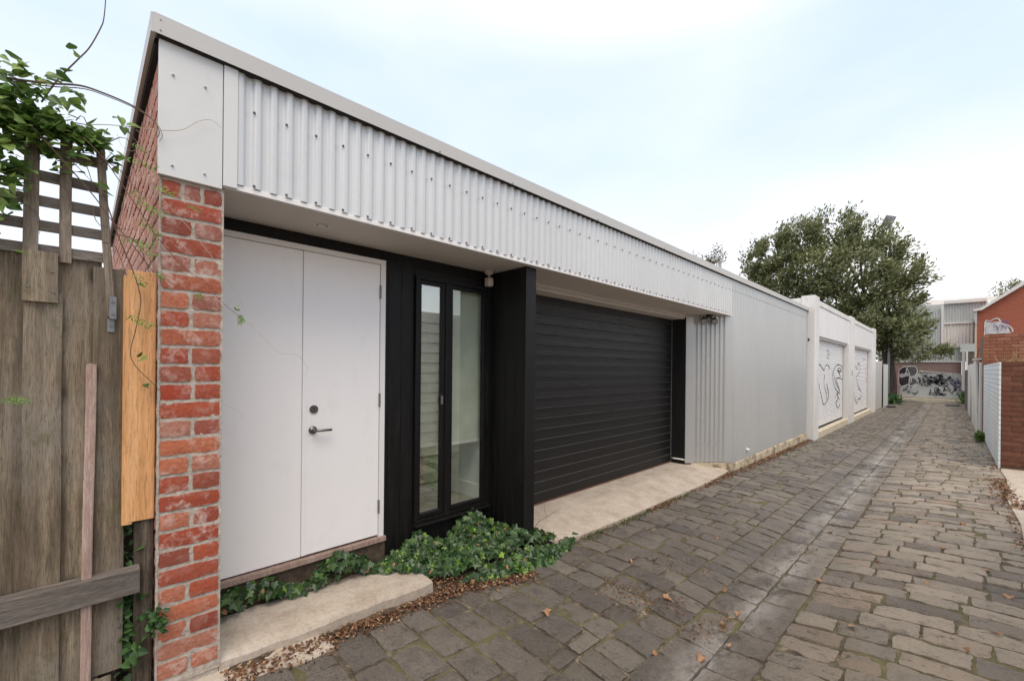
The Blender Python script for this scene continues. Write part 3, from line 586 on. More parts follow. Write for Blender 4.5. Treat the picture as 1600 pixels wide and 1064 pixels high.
# splayed corrugated return
S0 = Vector((-2.985,6.845)); S1 = Vector((-2.487,7.452)); L = (S1-S0).length; u = (S1-S0)/L; nn = Vector((u.y,-u.x))
def spl(a, b, o0, o1, z0, z1):
    q = [S0+u*a+nn*o0, S0+u*b+nn*o0, S0+u*b+nn*o1, S0+u*a+nn*o1]; return [tuple(p) for p in q], z0, z1
ret = corrug((*(S0+u*.11), *(S0+u*(L-.11))), .115, 2.466, B, 'splayed_cladding', 'steelshaded', amp=.0125, n=16)
m = MB()
for a, b in ((0,.135),(L-.125,L+.004)):
    q, z0, z1 = spl(a,b,-.02,.014,.108,2.464); m.prism(q,'z',z0,z1)
m.build('splay_flashing', 'steelshaded', B, bevel=.002)
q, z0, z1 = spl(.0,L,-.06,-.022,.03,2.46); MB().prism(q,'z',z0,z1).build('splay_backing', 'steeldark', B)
m = MB()
for zz in (1.83,1.12,.40):
    for a in (.22,.372,.524):
        p = S0+u*a+nn*.008; screw(m, p.x, p.y, zz, .004, nn.x, nn.y)
for p_ in ((.30,1.74),(.30,.78)):
    p = S0+u*p_[0]+nn*.008; screw(m, p.x, p.y, p_[1], .004, nn.x, nn.y)
m.build('splay_screws', 'galv', ret)
MB().box(-2.512,-2.485,7.449,7.50,.085,2.47).box(-2.512,-2.489,12.545,12.585,.085,3.06).build('corner_flashing', 'steelshaded', B, bevel=.002)
# plinth: short lengths of pale stone and gaps
m = MB(); y = 7.38; rg = random.Random(4)
q, z0, z1 = spl(.1,L+.02,-.05,.012,-.12,.106); m.prism(q,'z',z0,z1)
while y < 12.5:
    l_ = rg.uniform(1.0,2.2); zt = .082; x = -2.478+rg.uniform(-.006,.01)
    m.prism([(-2.52,-.2),(x+.02,-.2),(x+.004,zt-.02),(x-.006,zt),(-2.52,zt)], 'y', y, min(12.55,y+l_-(.05 if rg.random() < .6 else .008))); y += l_
m.build('plinth', 'plinth', B, bevel=.006)
MB().cyl((-2.50,8.20,.225),(-2.462,8.20,.225),.022,n=16).cyl((-2.462,8.20,.225),(-2.45,8.20,.212),.028,.02,14).build('pipe_outlet', 'white', B, True)
MB().tube(smoothline([(-3.16,6.80,.165),(-3.05,6.815,.165),(-2.985,6.85,.155)],3),.012,8,1.).build('white_pipe', 'white', B, True)
MB().tube(smoothline([(-3.19,6.80,.168),(-3.155,6.80,.165)],2),.014,8,1.).build('pipe_end', 'galv', B, True)
# downlight
dl = MB().cyl((-2.733,1.047,2.4665),(-2.733,1.047,2.4625),.049,.044,n=32).build('downlight', 'blind', B, False)
MB().cyl((-2.733,1.047,2.4628),(-2.733,1.047,2.4618),.034,n=24).build('lens', 'galv', dl)
MB().cyl((-2.733,1.047,2.4620),(-2.733,1.047,2.4600),.024,n=24).build('lamp_face', 'blind', dl)
# motion sensor by the window head
se = MB().cyl((-2.93,2.60,2.466),(-2.93,2.60,2.440),.050,.040,20).cyl((-2.93,2.60,2.440),(-2.93,2.60,2.425),.040,.015,20).cyl((-2.93,2.60,2.43),(-2.93,2.60,2.40),.010,n=10).build('motion_sensor', 'creamplastic', B, True)
MB().box(-2.962,-2.902,2.570,2.630,2.325,2.405).build('sensor_head', 'creamplastic', se, bevel=.010)
MB().box(-2.9015,-2.898,2.580,2.620,2.348,2.388).build('sensor_lens', 'cream', se, bevel=.001)
# twin spot light
sp = MB().cyl((-2.70,7.05,2.466),(-2.70,7.05,2.43),.055,.05,20).build('twin_spotlight', 'blackplastic', B, True)
for dxy in ((-.055,-.075),(.045,.085)):
    c0 = Vector((-2.70,7.05,2.435)); c1 = c0+Vector((dxy[0],dxy[1],-.055)); d = Vector((.35,-.72,-.55)).normalized()
    hd = MB().cyl(c0,c1,.012,n=8).cyl(c1-d*.045,c1+d*.012,.030,.045,18).cyl(c1+d*.012,c1+d*.045,.045,.050,18).build('lamp_head', 'blackplastic', sp, True)
    MB().cyl(c1+d*.0455,c1+d*.047,.042,n=18).build('lens', 'sky_glass', hd)
# things inside the room
bn = MB().prism([(-3.80,.371),(-3.62,.371),(-3.58,1.20),(-3.84,1.20)],'y',2.49,2.64).box(-3.86,-3.56,2.48,2.65,1.20,1.26).build('green_bin', 'green', None, bevel=.02)
tag(bn, 'bright green plastic bin standing inside behind the narrow window', 'bin')
cb_ = MB().box(-4.20,-3.98,2.30,2.63,.371,1.15).build('cardboard_box', 'brown', None, bevel=.004)
tag(cb_, 'tall brown box inside the window beside the green bin', 'box')
# timber wall across the lane (seen reflected in the narrow window)
ow = thing('weatherboard_fence', 'tall grey weatherboard fence across the lane seen reflected in the narrow window', 'fence', (1.6,3,0))
m = MB()
for k in range(13): z = .05+.205*k; m.prism([(1.60,z),(1.555,z),(1.590,z+.215),(1.60,z+.215)],'y',.9,6.7)
m.build('boards', 'board', ow); 
for y in (.95,3.2,6.66): MB().box(1.60,1.69,y-.045,y+.045,-.1,2.72).build('post', 'board', ow)

# ------------------------------------------------------------ timber fence with trellis
FN = thing('paling_fence', 'weathered grey timber paling fence with lattice top left of the brick pier', 'fence', (-2.55,-.1,.1))
def plank(name, x, y0, y1, z0, z1, mat='timber', t=.016, parent=FN, jag=.006, seed=0, lean=0.):
    rg = random.Random(seed); n = 30; vs = []; cols = 7
    for j in range(n+1):
        for i in range(cols):
            s = i/(cols-1); zz = z0+(z1-z0)*j/n
            yy_ = y0+(y1-y0)*s+lean*(zz-z0)+(math.sin(zz*6+seed)*.0012 if i in (0,cols-1) else 0)
            xx = x+.0018*math.sin(s*5+seed+zz*.8)+.0008*math.sin(s*19+seed)+(-.0025 if i in (0,cols-1) else 0)
            if j == n: zz += rg.uniform(-jag,jag)
            vs.append((xx,yy_,zz))
    f = [(j*cols+i, j*cols+i+1, (j+1)*cols+i+1, (j+1)*cols+i) for j in range(n) for i in range(cols-1)]
    ring = [i for i in range(cols)]+[j*cols+cols-1 for j in range(1,n+1)]+[n*cols+i for i in range(cols-2,-1,-1)]+[j*cols for j in range(n-1,0,-1)]; nb = len(vs); m_ = len(ring)
    for q in ring: xx,yy_,zz = vs[q]; vs.append((xx-t,yy_,zz))
    for q in range(m_): r_ = (q+1)%m_; f.append((ring[r_],ring[q],nb+q,nb+r_))
    f.append(tuple(nb+q for q in range(m_)))
    return link(name, vs, f, mat, parent, False)
plank('paling', -2.562, -.475,-.365, .28, 2.05, seed=8); plank('paling', -2.545, -.385,-.262, .30, 2.03, seed=6)
plank('paling', -2.572, -.275,-.150, .26, 2.045, seed=1)
plank('paling', -2.545, -.162,-.056, .22, 1.875, seed=2, jag=.014)
plank('paling', -2.572, -.072,.060, .24, 2.040, seed=3)
plank('paling', -2.545, .034,.136, .275, 2.010, seed=4, jag=.003)
pb = plank('patch_board', -2.528, -.165,-.068, 1.842, 2.040, seed=5, jag=.002)
m = MB()
for y, z in ((-.150,1.90),(-.085,1.965),(-.080,1.885)): m.cyl((-2.527,y,z),(-2.5235,y,z),.0045,n=10)
m.build('nail_heads', 'galv', pb)
rl = MB().prism([(-2.545,.600),(-2.497,.600),(-2.497,.705),(-2.545,.712)],'y',-.62,.190).build('rail', 'timberH', FN, bevel=.003)
m = MB()
for y, z in ((.128,.668),(.137,.672),(.150,.682),(.134,.655)): m.cyl((-2.4965,y,z),(-2.4940,y,z),.0042,n=10)
m.build('screw_heads', 'galv', rl)
for z in (1.70,.62): MB().box(-2.60,-2.580,-.62,.13,z,z+.08).build('back_rail', 'timberH', FN)
plank('trim_board', -2.53, .03,.10, .10,.262, seed=11)
# trellis
tr = MB()
for k, z in enumerate((2.052,2.148,2.246,2.346,2.452,2.548)): tr.box(-2.566,-2.556,-.62,.075,z-.021,z+.021)
trl = tr.build('trellis_slats', 'timberH', FN)
plank('trellis_upright', -2.545, -.500,-.455, 2.03,2.60, 'lattice', .012, seed=24); plank('trellis_upright', -2.545, -.335,-.290, 2.03,2.60, 'lattice', .012, seed=25)
plank('trellis_upright', -2.545, -.168,-.126, 2.015,2.57, 'lattice', .012, seed=21, lean=.012)
plank('trellis_upright', -2.545, -.068,-.032, 2.010,2.53, 'lattice', .012, seed=22, lean=.004)
plank('trellis_upright', -2.525, .078,.106, 1.80,2.512, 'lattice', .018, seed=23, lean=-.058)
m = MB(); m.box(-2.522,-2.518,.083,.106,1.795,1.885); m.box(-2.544,-2.518,.083,.106,1.790,1.795); m.box(-2.542,-2.538,.078,.101,1.735,1.792)
br = m.build('angle_bracket', 'galv', FN, bevel=.001)
m = MB()
for y,z,x in ((.094,1.865,-2.518),(.095,1.812,-2.518),(.090,1.762,-2.538)): m.cyl((x,y,z),(x+.004,y,z),.005,n=10)
m.build('screw_heads', 'chrome', br)
stk = plank('timber_stake', -2.515, .002,.034, .12,1.600, 'pinkwood', .022, None, .003, 31, .008)
tag(stk, 'narrow pinkish rough sawn stake leaning on the fence behind the rail', 'stake')
pn = MB().prism([(-2.53,.905),(-2.53,2.01),(-2.56,2.01),(-2.56,.905)],'y',.140,.239).box(-2.575,-2.531,.128,.163,.895,1.985).build('pine_board', 'pine', None, bevel=.003)
tag(pn, 'bright orange new pine board between the fence and brick pier', 'board')
od = MB(); 
ow_ = plank('old_post', -2.545, .172,.236, .15,.90, 'oldwood', .06, None, .01, 41)
tag(ow_, 'dark split old timber post beneath the orange pine board', 'post')

# ------------------------------------------------------------ leaves
IVY = [(0,0),(.22,-.16),(.50,-.04),(.40,.22),(.66,.48),(.30,.52),(0,1.02)]
HEART = [(0,0),(.26,-.10),(.44,.12),(.40,.42),(.20,.75),(0,1.05)]
LANCE = [(0,0),(.12,.15),(.17,.45),(.10,.78),(0,1)]
CURL = [(0,0),(.22,.1),(.30,.4),(.22,.75),(0,1)]
def leafmesh(name, mat, items, shape, parent=None, fold=.18, curl=.15, seed=0):
    rg = random.Random(seed); V = []; Fs = []; half = shape; n = len(half)
    for (p, nrm, dr, s) in items:
        nrm = Vector(nrm).normalized(); dr = Vector(dr); dr = (dr-nrm*dr.dot(nrm))
        if dr.length < 1e-4: dr = nrm.orthogonal()
        dr.normalize(); sd_ = dr.cross(nrm); p = Vector(p); b = len(V); fo = fold*rg.uniform(.3,1.6); cu = curl*rg.uniform(-.6,1.6)
        def P(x,y): return p+(sd_*x+dr*y+nrm*(abs(x)*fo-cu*y*y))*s
        for (x,y) in half: V.append(P(x,y))
        for (x,y) in half[1:-1]: V.append(P(-x,y))
        Fs.append(tuple(range(b,b+n))); Fs.append((b,b+n-1)+tuple(range(b+2*n-3,b+n-1,-1)))
    return link(name, V, Fs, mat, parent, False)
rg = random.Random(21)
def rv(): return Vector((rg.gauss(0,1),rg.gauss(0,1),rg.gauss(0,1)))
# ivy bed
def hivy(x, y):
    if y < 1.45: h = .10+.05*math.sin(9*y)**2+.04*max(0,y-.9) if x < -2.86 else 0
    else:
        e = min(1,(y-1.4)/.5); front = np.interp(y,[1.45,1.8,2.1,2.45,2.8,3.1,3.4],[-2.86,-2.60,-2.40,-2.29,-2.30,-2.38,-2.50])
        if y > 2.83 and x < -2.50: return .05 if y < 3.02 and x > -2.72 else 0
        if x > front: return 0
        h = .03+.060*e*math.exp(-((y-2.50)/.30)**2)*min(1,(front-x)/.30)+.075*e*min(1,(front-x)/.30)*(1 if y < 2.6 else max(.10,1-(y-2.6)*3.2))
        if x < -2.8: h += .05*e
    return h
items = []
while len(items) < 2500:
    y = rg.uniform(.5,3.35); x = rg.uniform(-2.98,-2.08); h = hivy(x,y)
    if h <= 0: continue
    if y < 1.45 and rg.random() > .45+.5*(y-.5): continue
    if y > 2.9 and rg.random() > .55: continue
    if -2.56 > x and 2.69 < y < 2.83: continue
    zg = float(gz(-2.4,y)); zg = zg+.08 if x < -2.5 else zg; zg = max(zg, .16-.02*(y-.5)) if (y < 1.75 and x > -2.93) else zg
    z = zg+.014+h*rg.random()**.45*(.75+.45*math.sin(9*x+3)*math.sin(11*y))
    nr = Vector((.55,-.42,.62))+rv()*.38; s = rg.choice([rg.uniform(.030,.045),rg.uniform(.045,.064)])
    items.append(((x+rg.gauss(0,.006),y,z), nr, Vector((.5,-.4,-.6))+rv()*.5, s))
iv = thing('ivy', 'thick dark green ivy spreading over the bed at the foot of the black wall', 'ivy', (-2.6,2.3,.05))
leafmesh('foliage', 'ivy', items, IVY, iv, .22, .10, 1)
m = MB()
for k in range(40):
    y = rg.uniform(.6,3.1); x = rg.uniform(-2.95,-2.5) if y > 1.6 else -2.95; pts = []
    z = float(gz(-2.4,y))+.05+max(0,hivy(x,y))*.5
    for q in range(5): pts.append((x+rg.gauss(0,.02)+.03*q,y+rg.gauss(0,.02)+.06*q,z+rg.gauss(0,.012)))
    m.tube(pts,.0022,4)
m.tube(smoothline([(-2.72,3.02,.13),(-2.74,3.12,.155),(-2.76,3.22,.15),(-2.75,3.34,.18),(-2.74,3.42,.20)],3),.003,4)
m.tube(smoothline([(-2.75,3.22,.15),(-2.80,3.24,.20),(-2.82,3.26,.26)],3),.002,4)
m.build('stems', 'stem', iv)
leafmesh('dead_foliage', 'orangeleaf', [(tuple(Vector(q[0])+Vector((.01,0,.012))),q[1],q[2],q[3]*.8) for q in rg.sample(items,55)], CURL, iv, .4, .4, 77)
# leaf litter
def litter(name, spots, label, nseed, smin=.010, smax=.026):
    rg2 = random.Random(nseed); it = []
    for (x0,y0,x1,y1,wd,n,h) in spots:
        for k in range(n):
            t = rg2.random(); wv = rg2.gauss(0,wd/2); L_ = math.hypot(x1-x0,y1-y0); ex, ey = -(y1-y0)/L_, (x1-x0)/L_
            x = x0+(x1-x0)*t+ex*wv; y = y0+(y1-y0)*t+ey*wv
            z = float(gz(x,y))+.006+h*rg2.random()*math.exp(-(wv/wd)**2)
            it.append(((x,y,z), Vector((rg2.gauss(0,.55),rg2.gauss(0,.55),1)), Vector((rg2.gauss(0,1),rg2.gauss(0,1),rg2.gauss(0,.2))), rg2.uniform(smin,smax)))
    o = leafmesh(name, 'dead', it, CURL, None, .5, .5, nseed); tag(o, label, 'leaves', None, 'stuff'); return o
litter('leaf_litter', [(-2.43,.50,-2.44,1.75,.085,1500,.022),(-2.47,1.75,-2.24,2.50,.085,1000,.022),(-2.60,1.80,-2.52,2.0,.14,380,.06),(-2.93,.55,-2.90,1.2,.04,110,.02),(-2.40,.55,-2.36,1.0,.08,120,.01)], 'drift of crushed brown dead leaves along the step and ivy edge', 3)
litter('leaf_litter', [(-2.42,3.3,-2.40,7.4,.07,620,.012),(-2.42,4.6,-2.42,5.3,.06,300,.02),(-2.42,6.2,-2.40,7.5,.09,500,.03)], 'thin line of brown dead leaves along the garage driveway edge', 4)
litter('leaf_litter', [(-2.38,7.5,-2.40,12.6,.10,1500,.035)], 'brown dead leaves gathered under the plain corrugated wall', 5, .014, .034)
litter('leaf_litter', [(.50,9.9,.56,7.7,.13,620,.04),(.54,13.2,.54,10.4,.06,60,.015),(.47,7.6,.47,5.2,.05,110,.01)], 'pile of reddish brown leaves beside the brown brick wall corner', 6, .018, .042)
litter('leaf_litter', [(-1.80,2.75,-1.25,2.95,.20,330,.006),(-1.15,2.65,-1.0,3.2,.12,150,.004),(-1.05,3.8,-.95,5.0,.14,120,.004),(-1.6,3.3,-1.4,3.9,.25,70,.004)], 'crushed brown leaf scraps scattered near the drain stones', 7, .007, .020)
# moss and low weeds in the joints by the driveway
it = []
for (xc,yc,sx_,sy_,n_) in ((-2.41,4.25,.03,.25,260),(-2.42,5.4,.03,.5,200),(-2.41,3.55,.04,.15,150),(-2.36,10.5,.06,.9,220),(.50,15.4,.05,.7,300)):
    for k in range(n_):
        x = rg.gauss(xc,sx_); y = rg.gauss(yc,sy_); it.append(((x,y,float(gz(x,y))+.004), rv(), Vector((rg.gauss(0,.5),rg.gauss(0,.5),1)), rg.uniform(.012,.03)))
tag(leafmesh('low_weeds', 'shrub', it, LANCE, None, .2, .3, 9), 'low green and yellowish weeds growing in the cobble joints', 'weeds', None, 'stuff')
# single fallen leaves
lf = []
for (x,y) in [(-1.42,2.95),(-1.75,2.60),(-1.05,2.98),(-1.02,3.22),(-.93,2.76),(-1.0,2.55),(-1.18,3.45),(-.42,3.50),(.08,3.60),(-.12,4.6),(.20,5.2),(.22,3.95),(-.45,4.9),(.38,4.2),(-.65,2.3),(-.2,2.75),(-1.9,3.3),(-1.6,4.4),(-.9,5.6),(-.3,6.2),(.1,6.7),(-1.3,6.9),(-1.9,8.6),(-1.2,2.35),(-1.85,2.15),(.42,6.1),(-.05,5.6),(.3,4.7),(-2.1,2.9),(-.75,4.2)]: lf.append((x,y))
shapes = [IVY, CURL, HEART]
proto = []
for k, sh in enumerate(shapes): 
    pass
for k, (x,y) in enumerate(lf):
    z = float(gz(x,y))+.014; s = rg.uniform(.034,.060)
    o = leafmesh('fallen_leaf', 'orangeleaf', [((0,0,0),(rg.gauss(0,.25),rg.gauss(0,.25),1),(1,0,0),s)], shapes[k%3], None, .45, .5, k)
    o.location = (x,y,z); o.rotation_euler = (0,0,rg.uniform(0,6.28)); tag(o, 'single dry orange brown leaf lying on the bluestone cobbles', 'leaf', 'single dry leaves fallen on the cobbles')

# shrub growing in the gap behind the fence
sh = thing('gap_shrub', 'green leafy shrub growing in the dark gap between fence and brick pier', 'shrub', (-2.62,.17,.1))
it = []
for k in range(420):
    z = rg.choice([rg.uniform(.28,.58), rg.uniform(.15,.9), rg.uniform(.40,.58)]); it.append(((-2.60+rg.gauss(0,.03),rg.uniform(.11,.225),z), Vector((.6,-.5,.6))+rv()*.5, Vector((.4,.3,-.4))+rv()*.6, rg.uniform(.018,.036)))
for k in range(60): it.append(((rg.gauss(-2.50,.03),rg.gauss(.235,.022),rg.gauss(.455,.022)), Vector((.6,-.5,.7))+rv()*.4, Vector((.4,.5,-.3))+rv()*.6, rg.uniform(.018,.032)))
for k in range(26): it.append(((rg.gauss(-2.52,.02),rg.gauss(.165,.014),rg.gauss(.335,.020)), Vector((.6,-.5,.7))+rv()*.4, Vector((.4,.3,-.6))+rv()*.4, rg.uniform(.024,.040)))
leafmesh('foliage', 'shrub', it, HEART, sh, .25, .25, 12)
m = MB()
for k in range(14):
    y = rg.uniform(.14,.22); m.tube([(-2.64,y,.05),(-2.62,y+rg.gauss(0,.01),.3),(-2.59,y+rg.gauss(0,.02),.5)],.003,4)
m.build('stems', 'stem', sh)
MB().box(-2.75,-2.70,.05,.235,.0,1.95).box(-2.72,-2.60,-.8,.12,.1,.25).build('x', 'oldwood')  # timber behind the gap
o = bpy.data.objects['x']; o.name = 'gap_timber'; tag(o, 'dark old timber set back in the gap behind the orange pine board', 'timber')

# climbing vine on the trellis
VN = thing('climbing_vine', 'green climbing vine with long bare shoots sprawling over the fence trellis', 'vine', (-2.5,-.1,2.1))
A = [(-2.5,.062,3.18),(-2.5,.062,3.121),(-2.5,.057,3.038),(-2.5,.047,2.992),(-2.5,.015,2.896),(-2.5,-.021,2.825),(-2.5,-.074,2.722),(-2.5,-.117,2.615)][::-1]
Bv = [(-2.5,-.24,2.66),(-2.5,-.175,2.674),(-2.5,-.092,2.699),(-2.5,-.011,2.728),(-2.5,.055,2.729),(-2.5,.135,2.719),(-2.49,.188,2.697),(-2.47,.221,2.662),(-2.46,.237,2.62),(-2.46,.228,2.588)]
Cc = [(-2.50,.0,2.545),(-2.46,.027,2.569),(-2.46,.134,2.604),(-2.46,.239,2.629),(-2.46,.318,2.662),(-2.46,.378,2.724),(-2.46,.427,2.75),(-2.465,.47,2.731)]
D = [(-2.44,-.001,2.499),(-2.44,.055,2.442),(-2.44,.104,2.366),(-2.44,.166,2.263),(-2.44,.23,2.155),(-2.44,.332,2.032),(-2.44,.405,1.985),(-2.44,.468,1.903),(-2.44,.548,1.834)]
D2 = [(-2.46,.06,2.30),(-2.46,.107,2.132),(-2.46,.159,1.979),(-2.46,.18,1.872),(-2.46,.167,1.761),(-2.46,.151,1.623),(-2.46,.226,1.513),(-2.46,.248,1.484)]
E_ = [(-2.44,.16,2.45),(-2.44,.229,2.349),(-2.44,.331,2.234),(-2.44,.428,2.108),(-2.44,.48,2.026),(-2.44,.539,1.942),(-2.44,.556,1.882)]
F_ = [(-2.46,.40,1.93),(-2.48,.48,1.864),(-2.5,.561,1.84),(-2.5,.648,1.766),(-2.5,.739,1.67),(-2.5,.835,1.656),(-2.5,.886,1.587),(-2.5,.869,1.534)]
Gg = [(-2.47,.38,1.43),(-2.48,.471,1.414),(-2.48,.524,1.392),(-2.48,.565,1.361),(-2.48,.574,1.328)]
D3 = [(-2.47,-.14,2.50),(-2.46,-.06,2.40),(-2.45,.03,2.28),(-2.45,.08,2.20),(-2.45,.155,2.10),(-2.45,.22,2.0)]
m = MB(); m.tube(smoothline(A),.0032,5,.5); m.tube(smoothline(Bv),.0050,6,.35); m.tube(smoothline([(p[0]+.004,p[1]+.01,p[2]-.010) for p in Bv]),.0026,5,.4)
m.tube(smoothline(D2),.0026,5,.5); m.tube(smoothline(D3),.003,5,.5); m.tube(smoothline(D),.0022,5,.4)
for k in range(26):
    y = rg.uniform(-.35,.10); z = rg.uniform(2.1,2.6); m.tube(smoothline([(-2.50+rg.gauss(0,.02),y,z),(-2.50,y+rg.uniform(.02,.08),z-rg.uniform(-.03,.08)),(-2.5,y+rg.uniform(.05,.15),z-rg.uniform(-.04,.16))],3),.0024,4)
m.build('stems', 'stem', VN)
m = MB(); m.tube(smoothline(Cc),.0020,5,.4); m.tube(smoothline(E_),.0016,4,.4); m.tube(smoothline(F_),.0011,4,.4); m.tube(smoothline(Gg),.0009,4,.4)
m.tube(smoothline([(-2.46,.16,2.60),(-2.46,.20,2.57),(-2.46,.225,2.54)]),.001,4); m.tube(smoothline([(-2.46,.10,2.56),(-2.46,.115,2.515),(-2.46,.15,2.505),(-2.46,.165,2.54),(-2.46,.15,2.565)],4),.0010,4)
m.tube(smoothline([(-2.46,.235,2.64),(-2.46,.205,2.66),(-2.46,.20,2.635),(-2.46,.22,2.62)],4),.001,4)
m.build('tendrils', 'palestem', VN)
it = []
clusters = [(-.207,2.70,.03,.03,16),(-.26,2.60,.06,.06,40),(-.17,2.60,.05,.04,60),(-.21,2.53,.05,.035,70),(-.15,2.52,.05,.03,60),(-.09,2.535,.05,.022,55),(-.03,2.525,.045,.020,60),(.03,2.510,.03,.02,38),(-.12,2.46,.05,.02,26),(-.22,2.42,.04,.05,36),(-.23,2.33,.03,.05,32),(-.22,2.23,.03,.05,26),(-.30,2.5,.08,.1,90),(-.35,2.3,.08,.15,70),
            (-.11,2.72,.015,.012,7),(-.06,2.76,.012,.008,3),(-.04,2.69,.012,.012,6),(-.07,2.60,.02,.03,12),(-.03,2.63,.008,.01,3),(.105,2.635,.003,.003,1),(.135,2.61,.010,.014,4),(-.031,2.85,.004,.003,2),(-.05,2.38,.02,.02,9),(-.02,2.44,.015,.02,6),(.07,2.46,.015,.012,4),(.06,2.32,.015,.015,5),(.17,1.96,.008,.008,2),(.15,1.80,.006,.006,2),(.18,1.62,.006,.006,2),(.20,1.51,.008,.006,2)]
for (yc,zc,sy_,sz_,n_) in clusters:
    for k in range(int(n_*1.3)): it.append(((-2.50+rg.gauss(0,.03),rg.gauss(yc,sy_),rg.gauss(zc,sz_)), Vector((.35,-.35,.75))+rv()*.45, Vector((.5,.7,-.35))+rv()*.5, rg.uniform(.020,.050)))
leafmesh('foliage', 'vine', it, HEART, VN, .2, .3, 15)
it = []   # pinnate leaves
def pinnate(p, d, L_, n_=7, s=.030):
    p = Vector(p); d = Vector(d).normalized(); nr = Vector((.75,-.35,.55)).normalized(); sd_ = d.cross(nr).normalized()
    for k in range(n_):
        q = p+d*L_*(k+1)/n_+Vector((0,0,-.02*(k/n_)**2))
        for sg in (-1,1): it.append((q, nr+rv()*.15, sd_*sg+d*.7, s*(1-.45*abs(k/n_-.4))))
    it.append((p+d*L_*1.02, nr, d, s))
for y,z,dy,dz,L_ in [(.115,2.46,1,-.1,.10),(.135,2.34,.75,-.75,.11),(.15,2.29,.9,-.3,.10),(.16,2.22,.8,-.6,.09),(.10,2.115,1,.05,.11),(.16,2.12,.6,-.5,.07),(.155,1.985,.7,-.7,.05),(.21,2.37,1,-.15,.07),(.33,2.315,1,-.05,.05),(-.215,1.46,1,.1,.05),(-.19,1.475,.7,-.2,.05),(.14,1.80,1,-.45,.07),(.14,2.53,1,-.35,.05),(.54,1.845,.6,-.8,.03),(.555,1.84,-.3,-.9,.03),(.53,1.86,.2,.9,.02),(.225,2.0,.8,-.5,.03),(.38,1.93,.2,-.9,.02)]:
    pinnate((-2.44,y,z),(0.15,dy,dz),L_, 6, .017 if L_ < .06 else .024)
leafmesh('compound_leaves', 'fern', it, LANCE, VN, .12, .2, 16)

# ------------------------------------------------------------ white garages further along
WG = thing('white_garages', 'white rendered double garage with two tagged roller shutters beyond the steel wall', 'building', (-2.4,18,-.1))
P1 = (12.60,13.10); P2 = (17.95,18.75); P3 = (23.95,24.65)
for (a,b),zt in ((P1,3.43),(P2,3.40),(P3,3.42)): MB().box(-2.62,-2.33,a,b,-.25,zt).build('pillar', 'dusty', WG, bevel=.012)
MB().box(-7.0,-2.621,12.62,12.78,-.2,3.385).build('side_wall', 'dusty', WG, bevel=.01)
for (a,b) in ((13.10,17.95),(18.75,23.95)):
    li = MB().box(-2.60,-2.365,a,b,2.47,3.22).build('lintel_panel', 'shutter', WG, bevel=.006)
    MB().box(-2.62,-2.345,a,b,3.221,3.36).build('coping', 'dusty', WG, bevel=.012)
    MB().box(-2.58,-2.40,a,b,2.415,2.468).build('shutter_head', 'soffit', WG, bevel=.003)
    MB().box(-2.64,-2.345,a,b,-.3,.055 if a < 14 else .02).build('threshold', 'cream', WG, bevel=.01)
sheets = []
for (a,b,zb) in ((13.10,17.55,.10),(18.75,23.35,.06)):
    K = 44; pts = []; zt = 2.42; dz = (zt-zb)/K
    for k in range(K):
        z0 = zb+k*dz
        for q in range(5): t = q/5; pts.append((-2.50+.013*math.sin(math.pi*t)**.7, z0+dz*t))
    n_ = len(pts); vs = [(x,a,z) for x,z in pts]+[(x,b,z) for x,z in pts]
    sh_ = link('roller_shutter', vs, [(i,i+1,n_+i+1,n_+i) for i in range(n_-1)], 'shutter', WG, False)
    MB().box(-2.53,-2.48,a,b,zb-.04,zb-.002).build('bottom_bar', 'steeldark', sh_)
    m = MB(); 
    for k in range(K): m.box(-2.515,-2.488,b,b+.035,zb+k*dz+dz*.15,zb+k*dz+dz*.75)
    m.box(-2.53,-2.516,b,b+.05,zb-.02,zt); m.build('guide', 'steeldark', sh_)
    MB().box(-2.62,-2.34,b+.05,(P2 if a < 14 else P3)[0]+.01,-.2,2.47).build('jamb', 'dusty', WG)
    sheets.append((sh_,zb,dz))
MB().box(-6.9,-2.63,12.8,24.6,-.2,3.2).build('rear_mass', 'steeldark', WG)
MB().box(-2.47,-2.44,12.585,12.60,2.32,2.38).build('vent', 'blackplastic', WG)
MB().box(-2.40,-2.322,18.18,18.26,1.45,1.62).build('lock_box', 'galv', WG)
def ribbon(mb, pts, w, xf, X=None, k=8, seed=0):
    """spray stroke lying on the corrugated shutter; pts in (y,z)"""
    rg3 = random.Random(seed); pp = smoothline([(0,y,z) for y,z in pts], k); V = []
    dens = []
    for a, b in zip(pp[:-1], pp[1:]):
        n_ = max(1,int((b-a).length/.018))
        for q in range(n_): dens.append(a.lerp(b,q/n_))
    dens.append(pp[-1]); base = len(mb.v)
    for i, p in enumerate(dens):
        d = (dens[min(i+1,len(dens)-1)]-dens[max(i-1,0)]); d = d.normalized() if d.length > 0 else Vector((0,0,1)); nn_ = Vector((0,-d.z,d.y)); ww = w*(.6+.5*abs(math.sin(i*.07+seed)))
        for s in (-1,1):
            q = p+nn_*ww/2*s; V.append((xf(q.y,q.z),q.y,q.z) if X is None else (q.y,X,q.z))
    f = [(2*i,2*i+1,2*i+3,2*i+2) for i in range(len(dens)-1)]; mb.add(V,f)
def shx(zb,dz): return lambda y,z: -2.50+.013*max(0,math.sin(math.pi*(((z-zb)/dz)%1)))**.7+.0035
sc2 = lambda L_: [(y*.926, 1.6+(z-1.6)*.926) for y,z in L_]
